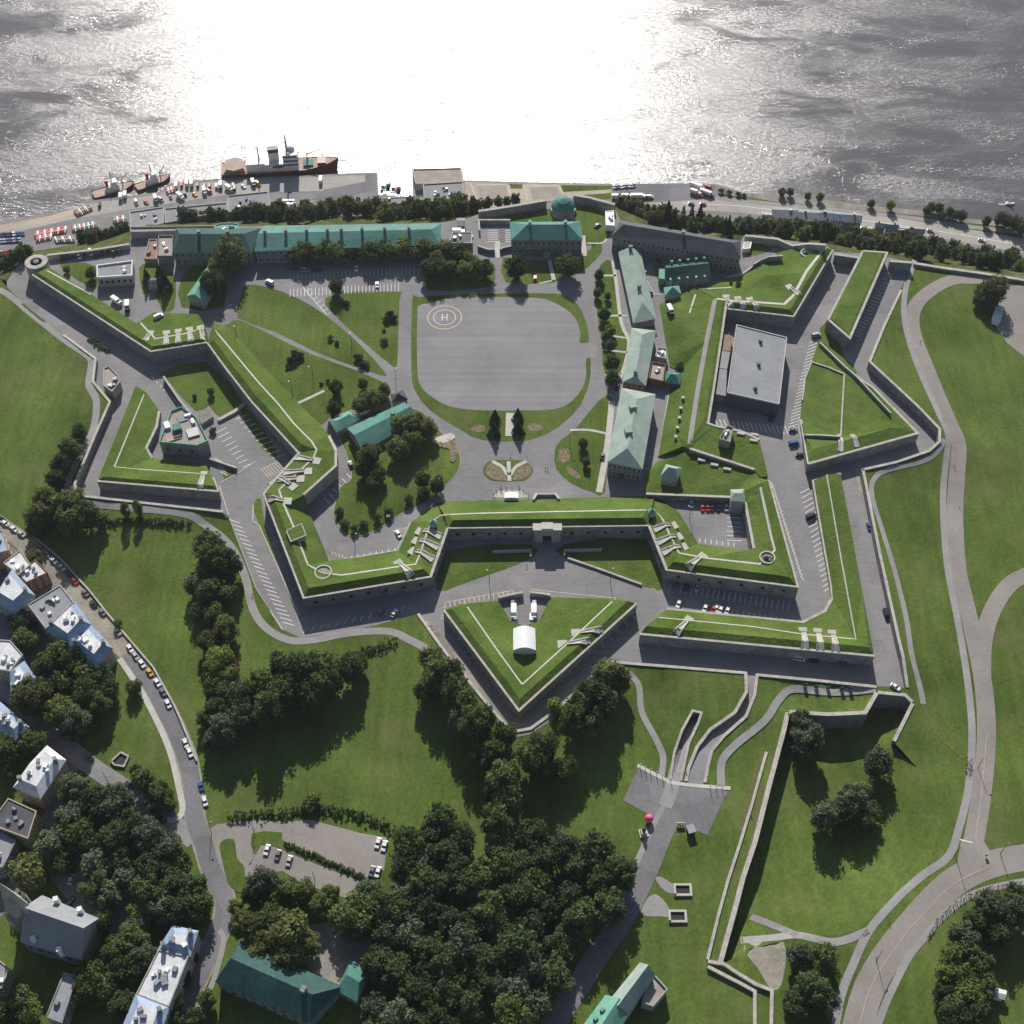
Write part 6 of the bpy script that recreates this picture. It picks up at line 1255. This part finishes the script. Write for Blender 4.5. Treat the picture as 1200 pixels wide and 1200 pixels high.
# ------------------------------------------------------------------ ships and buoys
def ship(stern, bow, beam, label, big=True):
    A, B_ = W(*stern, -90), W(*bow, -90); d = (B_-A); Ln = d.length; ang = math.atan2(d.y, d.x)
    root = empty('ship' if big else 'tug_boat', (A+B_)/2+Vector((0, 0, 0))); root.rotation_euler = (0, 0, ang); tag(root, label, 'ship')
    def part(nm, mb, m): o = mb.build(nm, m, origin=(0, 0, 0)); o.parent = root; return o
    h = Ln/2; f = Ln*.075; N_ = 14; top, bot = [], []
    for s_ in (1, -1):
        for k in range(N_+1):
            t = k/N_; x = -h+Ln*t; wv = beam/2*(min(1, (1-t)/.28)**.55 if t > .72 else 1)*(1 if t > .05 else .9)
            sheer = 1+.55*max(0, (t-.7)/.3)**1.5
            top.append((x, s_*wv, f*sheer)); bot.append((x-(.02*Ln if t > .9 else 0), s_*wv*.8, -1))
    n = N_+1; hull = MB(); T1, T2 = top[:n], top[n:]; B1, B2 = bot[:n], bot[n:]
    hull.add(T1+B1, [(i, i+1, n+i+1, n+i) for i in range(n-1)]); hull.add(T2+B2, [(i+1, i, n+i, n+i+1) for i in range(n-1)]); hull.add([T1[0], T2[0], B2[0], B1[0]], [(0, 1, 2, 3)])
    part('hull', hull, 'hull_red')
    dk = MB(); dk.add([(p[0], p[1]*.94, p[2]-.35) for p in T1]+[(p[0], p[1]*.94, p[2]-.35) for p in T2], [(i, n+i, n+i+1, i+1) for i in range(n-1)]); part('deck', dk, 'deck_tan')
    def bx(nm, x0, x1, w_, z0, z1, m): mb = MB(); mb.box(((x0+x1)/2, 0), x1-x0, w_, z0, z1); return part(nm, mb, m)
    if big:
        mb = MB(); mb.lathe((-h+9.5, 0, f), [(7.6, 3.0), (7.8, 3.4), (.01, 3.45)], 8); mb.box((-h+9.5, 0), 10, 9, f-.4, f+3.1); part('helicopter_deck', mb, 'deck_tan')
        bx('hangar', -h+18, -h+31, beam*.75, f-.4, f+6, 'ship_white'); bx('deck_house', -h+31, -h+46, beam*.85, f-.4, f+5.5, 'ship_white'); br = bx('bridge_house', -h+44, -h+54, beam*.9, f-.4, f+12.5, 'ship_white')
        for zz in (f+4, f+7.2, f+10.4):
            mb = MB(); mb.box((-h+49, 0), 10.2, beam*.9+.2, zz, zz+1.1); o = mb.build('window_band', 'glass', origin=(0, 0, 0)); o.parent = br
        mb = MB(); mb.prism([(-h+34, -2.4), (-h+41, -1.9), (-h+41, 1.9), (-h+34, 2.4)], f+5, f+14.5); fn = part('funnel', mb, 'ship_white')
        mb = MB(); mb.prism([(-h+33.9, -2.5), (-h+41.1, -2), (-h+41.1, 2), (-h+33.9, 2.5)], f+12, f+14.7); o = mb.build('funnel_band', 'dark_metal', origin=(0, 0, 0)); o.parent = fn
        mb = MB(); mb.tube([(-h+47, 0, f+12), (-h+47, 0, f+25)], [.9, .4], 6); mb.box((-h+47, 0), 1, 6, f+20, f+20.6); mb.box((-h+48, 0), 3, 3, f+16.5, f+17); part('mast', mb, 'metal')
        mb = MB(); mb.tube([(-h+27, 0, f+5), (-h+27, 0, f+16)], [.7, .3], 6); mb.box((-h+27, 0), .6, 5, f+12, f+12.5); part('mast', mb, 'metal')
        mb = MB(); mb.lathe((-h+50, 0, f+12.5), [(2.4, 0), (2.6, 1.2), (1.6, 2.4), (.1, 2.9)], 12); part('radar_dome', mb, 'white')
        mb = MB(); mb.tube([(-h+60, 3, f), (-h+60, 3, f+6), (-h+70, 3, f+9)], [.7, .6, .3], 6); part('crane', mb, 'yellow_paint')
        bx('hatch', -h+57, -h+64, 7, f-.3, f+1.2, 'copper_teal'); bx('forecastle', -h+67, -h+73, beam*.5, f-.3, f+2.6, 'hull_red')
        for s_ in (-1, 1): mb = MB(); mb.tube([(-h+36, s_*beam*.43, f+3.4), (-h+40, s_*beam*.43, f+3.7), (-h+44, s_*beam*.43, f+3.4)], [.5, 1.4, .5], 8); part('lifeboat', mb, 'red')
    else:
        bx('deck_house', -h*.35, h*.25, beam*.6, f-.3, f+3.5, 'ship_white'); bx('bridge_house', -h*.05, h*.22, beam*.55, f+3.4, f+6.5, 'ship_white'); bx('funnel', -h*.33, -h*.2, 2, f+3, f+8, 'red')
        mb = MB(); mb.tube([(0, 0, f+6), (0, 0, f+14)], [.4, .2], 6); part('mast', mb, 'metal'); mb = MB(); mb.tube([(h*.45, 0, f), (h*.45, 0, f+5), (h*.8, 0, f+9)], [.5, .4, .2], 6); part('crane', mb, 'deck_tan')
    return root
ship((261,206.5), (398,198), 15, 'red hulled icebreaker with white superstructure and helicopter deck at the quay')
ship((110,231), (158,217), 9, 'small dark red work ship left of the icebreaker', False)
ship((160,222), (200,208), 8, 'small red work boat between the icebreaker and the quay corner', False)
for k, (px, py, L_, m) in enumerate(((449,219,9,'ship_white'),(455,217,8,'dark_metal'),(461,221,10,'ship_white'),(467,221,6,'buoy_red'),(451,229,7,'metal'),(460,231,8,'ship_white'))):
    q = W(px, py, -89.5); lab = ('white motor boat with a dark cabin moored', 'dark open work boat moored', 'large white motor boat moored', 'small red boat moored', 'grey open boat moored', 'white low barge boat moored')[k]+' in the little basin'
    root = empty('motor_boat', q); root.rotation_euler = (0, 0, 1.5); tag(root, lab, 'boat', 'boats in the little basin')
    mb = MB(); mb.prism([(-L_/2, -1.4), (L_*.2, -1.5), (L_/2, 0), (L_*.2, 1.5), (-L_/2, 1.4)], -.8, .9); o = mb.build('hull', m, origin=(0, 0, 0)); o.parent = root
    mb = MB(); mb.box((-.3, 0), L_*.35, 2, .9, 2.5); o = mb.build('cabin', 'white' if k % 2 else 'glass', origin=(0, 0, 0)); o.parent = root
q = W(1183, 239, -89.8); root = empty('sail_boat', q); tag(root, 'tiny white boat alone on the river at right', 'boat')
mb = MB(); mb.prism([(-3, -1), (1.5, -1), (3.5, 0), (1.5, 1), (-3, 1)], -.5, .9); o = mb.build('hull', 'ship_white', origin=(0, 0, 0)); o.parent = root
mb = MB(); mb.add([(-2, .1, 1.2), (1.2, .1, 1.2), (1.1, .1, 6), (-2, -.1, 1.2), (1.2, -.1, 1.2), (1.1, -.1, 6)], [(0, 1, 2), (5, 4, 3), (0, 2, 5, 3), (1, 4, 5, 2)]); o = mb.build('sail', 'white', origin=(0, 0, 0)); o.parent = root
strip('wake', [(1182,239),(1180,236)], .8, 'white', .1, 'land', -90, 0); strip('wake', [(1182,240),(1170,239)], .7, 'white', .1, 'land', -90, 0)
def buoy_mesh(m):
    mb = MB(); mb.tube([(-3.4, 0, .9), (-2.6, 0, .9), (1.2, 0, .9), (3.6, 0, .8)], [.3, .9, .85, .25], 8); mb.tube([(.6, 0, .9), (1.0, 0, .9)], .98, 8, 1)
    o = mb.build('channel_buoy', [m, 'white']); me = o.data; bpy.data.objects.remove(o); return me
BUOY = {'red': buoy_mesh('buoy_red'), 'green': buoy_mesh('buoy_green'), 'white': buoy_mesh('white')}
def buoys(p0, p1, n, d, cols, where):
    for k in range(n):
        c_ = cols[k % len(cols)]; q = W(p0[0]+(p1[0]-p0[0])*k/max(1, n-1), p0[1]+(p1[1]-p0[1])*k/max(1, n-1), QZ+.1); q2 = W(p0[0]+(p1[0]-p0[0])*k/max(1, n-1)+d[0], p0[1]+(p1[1]-p0[1])*k/max(1, n-1)+d[1], QZ+.1)
        o = bpy.data.objects.new('channel_buoy', BUOY[c_]); COL.objects.link(o); o.location = q; o.rotation_euler = (0, 0, math.atan2(q2.y-q.y, q2.x-q.x))
        tag(o, '%s channel buoy lying %s' % (c_, where), 'buoy', 'buoys stored on the quay')
buoys((42,276), (77,270), 14, (-.5,4), ('red', 'white', 'red'), 'in the long quay row')
buoys((44,281), (60,278), 6, (-.5,4), ('red', 'white'), 'in the second quay row'); buoys((66,282), (86,281), 8, (1.5,3), ('white', 'green', 'red'), 'near the quay shrubs')
buoys((86,269), (112,264), 11, (.6,4), ('red', 'white', 'green', 'white'), 'in the middle quay row'); buoys((134,259), (147,257), 7, (.6,4), ('green', 'red', 'white'), 'beside the warehouse corner')
buoys((90,251), (106,244), 8, (2.5,3), ('red', 'green', 'white'), 'by the quay edge'); buoys((196,225), (205,222), 6, (1,4), ('red', 'white'), 'near the work boats')
# ------------------------------------------------------------------ street furniture and people
def lamp_mesh():
    mb = MB(); mb.tube([(0, 0, 0), (0, 0, 8)], [.16, .09], 6); mb.tube([(0, 0, 7.9), (1.3, 0, 8.3)], [.07, .06], 5)
    return mesh_of(mb, 'dark_metal', 'pole')
LPOLE = lamp_mesh(); mb = MB(); mb.box((1.4, 0), .9, .4, 8.15, 8.4); LHEAD = mesh_of(mb, 'metal', 'lamp_head')
for px, py, wh in ((573.5,683,'on the gate road left side'),(715,681,'on the gate road right side'),(650,398-35,'at the parade corner') if False else (412,402,'beside the diagonal drive'),(367,442,'above the lower drive'),(277,394,'at the top of the left rampart'),(343,462,'by the short garden walk'),(464,447,'at the drive junction'),(416,640,'in the left bastion car park'),(757,330,'behind the northern mint house'),(298,985-10,'at the street junction island'),(248,976,'beside the street junction'),(369,1032,'in the lower car park'),(126,916,'on the shaded cross street'),(1119,1003,'at the road fork'),(1172,1001,'at the right road junction'),(1027,1126,'beside the wide curved road'),(1146,900,'beside the right road'),(512,575,'at the left end of the parade'),(668,520,'on the right parade lawn'),(808,608,'in the sunken car park')):
    q = P(px, py); root = empty('street_lamp', (q.x, q.y, q.z)); root.rotation_euler = (0, 0, rt_.uniform(0, 6)); tag(root, 'tall dark street lamp '+wh, 'lamp')
    for nm, me in (('pole', LPOLE), ('lamp_head', LHEAD)): o = bpy.data.objects.new(nm, me); COL.objects.link(o); o.parent = root
for k in range(9):
    x, y = ((750,899),(756,902),(762,905),(769,908),(776,911),(786,916),(832,924),(839,924.5),(846,925))[k]
    q = P(x, y); o = MB(); o.tube([(q.x, q.y, q.z), (q.x, q.y, q.z+3.2)], .14, 6); o = o.build('flag_pole', 'white', origin=q); tag(o, 'short white pole on the edge of the entrance plaza', 'pole', 'poles along the entrance plaza')
for k in range(5):
    x = (943,956,970,986,996)[k]; y = (805,807,808.5,809,808.5)[k]; q = P(x, y); root = empty('info_panel', q); tag(root, 'dark upright panel on the terrace footpath', 'panel', 'panels along the terrace path')
    mb = MB(); mb.box((q.x, q.y), 1.6, .2, q.z+.5, q.z+2.6); mb.build('board', 'dark_metal', root); mb = MB(); mb.box((q.x-.6, q.y), .15, .15, q.z-.1, q.z+.5); mb.build('post', 'dark_metal', root); mb = MB(); mb.box((q.x+.6, q.y), .15, .15, q.z-.1, q.z+.5); mb.build('post', 'dark_metal', root)
for x, y, lb in ((797,967,'white sign board at the plaza corner'),(1155,1004,'yellow diamond road sign at the fork') ):
    q = P(x, y); root = empty('sign', q); tag(root, lb, 'sign'); mb = MB(); mb.box((q.x, q.y), 3.2 if x < 1000 else 1.2, .15, q.z+.8, q.z+2.2); mb.build('board', 'white' if x < 1000 else 'yellow_paint', root)
    mb = MB(); mb.box((q.x, q.y), .15, .15, q.z-.1, q.z+.8); mb.build('post', 'metal', root)
q = P(760, 962); root = empty('balloon', q); tag(root, 'big pink ball on a short stand beside the entrance street', 'balloon')
mb = MB(); mb.lathe((q.x, q.y, q.z+.5), [(.05, 0)]+[(1.7*math.sin(math.pi*k/12), 1.7-1.7*math.cos(math.pi*k/12)) for k in range(1, 12)]+[(.05, 3.4)], 20); mb.build('ball', 'pink', root, smooth=True)
mb = MB(); mb.lathe((q.x, q.y, q.z), [(.5, -.1), (.4, .7), (.01, .7)], 10); mb.build('stand', 'white', root)
q = P(754, 977); root = empty('monument', q); tag(root, 'small white stone monument with a dark urn beside the entrance street', 'monument')
mb = MB(); mb.box((q.x, q.y), 3.4, 3.4, q.z-.2, q.z+.7, .2); mb.box((q.x, q.y), 2.2, 2.2, q.z+.7, q.z+2.2, .2); mb.build('pedestal', 'pale_concrete', root)
mb = MB(); mb.lathe((q.x, q.y, q.z+2.2), [(.7, 0), (.5, .5), (.9, 1.3), (.6, 2.2), (.1, 3.0)], 12); mb.build('urn', 'bronze', root)
q = P(809, 975); root = empty('ticket_booth', q); tag(root, 'dark ticket booth at the plaza corner', 'booth')
mb = MB(); mb.box((q.x, q.y), 2.6, 3, q.z-.1, q.z+2.8, .3); mb.build('wall', 'slate', root); mb = MB(); mb.box((q.x, q.y), 3.2, 3.6, q.z+2.8, q.z+3.1, .3); mb.build('roof', 'roof_grey', root)
for k, (x, y) in enumerate(((800,468.5),(797.5,480.5),(796,492),(793.5,503.5),(791.5,514))):
    q = P(x, y); root = empty('chimney_vent', q); tag(root, 'small square stone vent on the lawn beside the widest mint house' if k < 4 else 'white vent box at the end of the vent row', 'vent', 'vents in a row on the lawn')
    mb = MB(); mb.box((q.x, q.y), 1.2, 1.2, q.z-.2, q.z+1.6); mb.build('shaft', 'stone' if k < 4 else 'white', root); mb = MB(); mb.box((q.x, q.y), 1.5, 1.5, q.z+1.6, q.z+1.9); mb.build('cap', 'pale_concrete', root)
for k, (x, y) in enumerate(((822,540),(837,545.5),(852,550.5),(868,509),(884,510),(883,517))):
    q = P(x, y); o = MB(); o.box((q.x, q.y), 3.6, 1.3, q.z-.3, q.z+.9, -.25); o = o.build('skylight', 'pale_concrete', origin=q); tag(o, 'white slab skylight on the grass terrace' if k < 3 else 'white slab skylight on the lawn below the hall', 'skylight', 'skylights in the grass')
def person_mesh():
    me = bpy.data.meshes.new('person'); bm = bmesh.new()
    J = {'pel': (0,0,.95,.15), 'che': (0,0,1.35,.17), 'nk': (0,0,1.5,.07), 'hd': (0,.01,1.66,.11), 'ht': (0,.01,1.74,.08)}
    for s_, n in ((-1, 'l'), (1, 'r')):
        J.update({n+'sh': (s_*.19,0,1.42,.075), n+'el': (s_*.25,-.03,1.15,.05), n+'wr': (s_*.24,.08,.92,.035), n+'ha': (s_*.24,.11,.84,.04), n+'hip': (s_*.1,0,.9,.105), n+'kn': (s_*.11,s_*.10,.5,.07), n+'an': (s_*.11,s_*.16-.03,.08,.05), n+'to': (s_*.12,s_*.16+.12,.04,.045)})
    ks = list(J); vs = {k: bm.verts.new(J[k][:3]) for k in ks}
    E = [('pel','che'),('che','nk'),('nk','hd'),('hd','ht')]
    for n in 'lr': E += [('che',n+'sh'),(n+'sh',n+'el'),(n+'el',n+'wr'),(n+'wr',n+'ha'),('pel',n+'hip'),(n+'hip',n+'kn'),(n+'kn',n+'an'),(n+'an',n+'to')]
    for a, b_ in E: bm.edges.new((vs[a], vs[b_]))
    bm.to_mesh(me); bm.free(); ob = bpy.data.objects.new('person', me); COL.objects.link(ob)
    md = ob.modifiers.new('skin', 'SKIN')
    for i, k in enumerate(ks): r_ = J[k][3]; me.skin_vertices[0].data[i].radius = (r_, r_); me.skin_vertices[0].data[i].use_root = (k == 'pel')
    ob.modifiers.new('sub', 'SUBSURF').levels = 1
    dg = bpy.context.evaluated_depsgraph_get(); m2 = bpy.data.meshes.new_from_object(ob.evaluated_get(dg)); bpy.data.objects.remove(ob)
    m2.materials.clear(); m2.materials.append(MATS['cloth_dark']); m2.materials.append(MATS['skin']); m2.materials.append(MATS['cloth_white'])
    for p in m2.polygons: z = p.center.z; p.material_index = 1 if z > 1.5 or (abs(p.center.x) > .2 and z < 1.15 and z > .7) else (2 if z > .95 else 0)
    return m2
PM = person_mesh()
def person(px, py, shirt, label, group, big=1.0):
    q = P(px, py); o = bpy.data.objects.new('person', PM); COL.objects.link(o); o.location = q; o.rotation_euler = (0, 0, rt_.uniform(0, 6.28)); o.scale = (big,)*3
    o.material_slots[2].link = 'OBJECT'; o.material_slots[2].material = MATS['cloth_'+shirt]; tag(o, '%s shirted person %s' % (shirt, label), 'person', group)
cw = ('dark', 'white', 'blue', 'dark', 'red')
ln = smoothline([(1088,1098),(1098,1080),(1112,1066),(1130,1053),(1150,1045),(1170,1040),(1196,1037)], False, 9)
for k, (x, y) in enumerate(ln): person(x+rt_.uniform(-1, 1), y+rt_.uniform(-2.5, 1), rt_.choice(cw), 'walking in the long file at lower right', 'people walking in a long file')
for k in range(15): person(1135+rt_.uniform(-4, 4), 898+rt_.uniform(-9, 11), rt_.choice(cw), 'in the crowd beside the right road', 'people crowding beside the right road')
for x, y in ((578,581),(582,578),(586,574),(588,576),(613,577),(616,580),(619,583),(587,571),(608,571),(593,573),(600,572),(580,584),(609,575)): person(x, y, rt_.choice(('dark', 'red', 'dark')), 'by the stage tent on the parade', 'people by the stage tent')
for x, y, lb in ((617,664,'on the gate road'),(598,534,'before the flower island'),(639,550,'right of the flower island'),(642,551,'right of the flower island'),(506,735,'on the kerb path left of the arrowhead'),(296,698,'on the left footpath'),(804,905,'at the sunken road mouth'),(829,911,'at the sunken road mouth'),(877,850,'on the slope path'),(1124,595,'on the right park road'),(1078,402,'on the footpath at upper right'),(1118,548,'on the right park road'),(1042,1082,'on the wide curved road'),(1026,1122,'by the wide curved road'),(880,955,'on the lawn above the trench')): person(x, y, rt_.choice(cw), lb, 'people walking alone')
# ------------------------------------------------------------------ labels: look-alikes get their place in the row
ORD = ['leftmost', 'second', 'third', 'fourth', 'fifth', 'sixth', 'seventh', 'eighth', 'ninth', 'tenth', 'eleventh', 'twelfth', 'thirteenth', 'fourteenth', 'fifteenth', 'sixteenth', 'seventeenth', 'eighteenth', 'nineteenth', 'twentieth']
NUM = ['', '', 'two', 'three', 'four', 'five', 'six', 'seven', 'eight', 'nine', 'ten', 'eleven', 'twelve', 'thirteen', 'fourteen', 'fifteen', 'sixteen', 'seventeen', 'eighteen', 'nineteen', 'twenty']
by = {}
for o in THINGS: by.setdefault(o['label'], []).append(o)
for lab, L_ in by.items():
    if 1 < len(L_) <= 20:
        L_.sort(key=lambda o: proj(o.location)[0])
        for k, o in enumerate(L_):
            o['label'] = ('leftmost %s' % lab) if k == 0 else ('rightmost %s' % lab) if k == len(L_)-1 else '%s from left: %s' % (ORD[k], lab)
            if 'group' not in o: o['group'] = lab
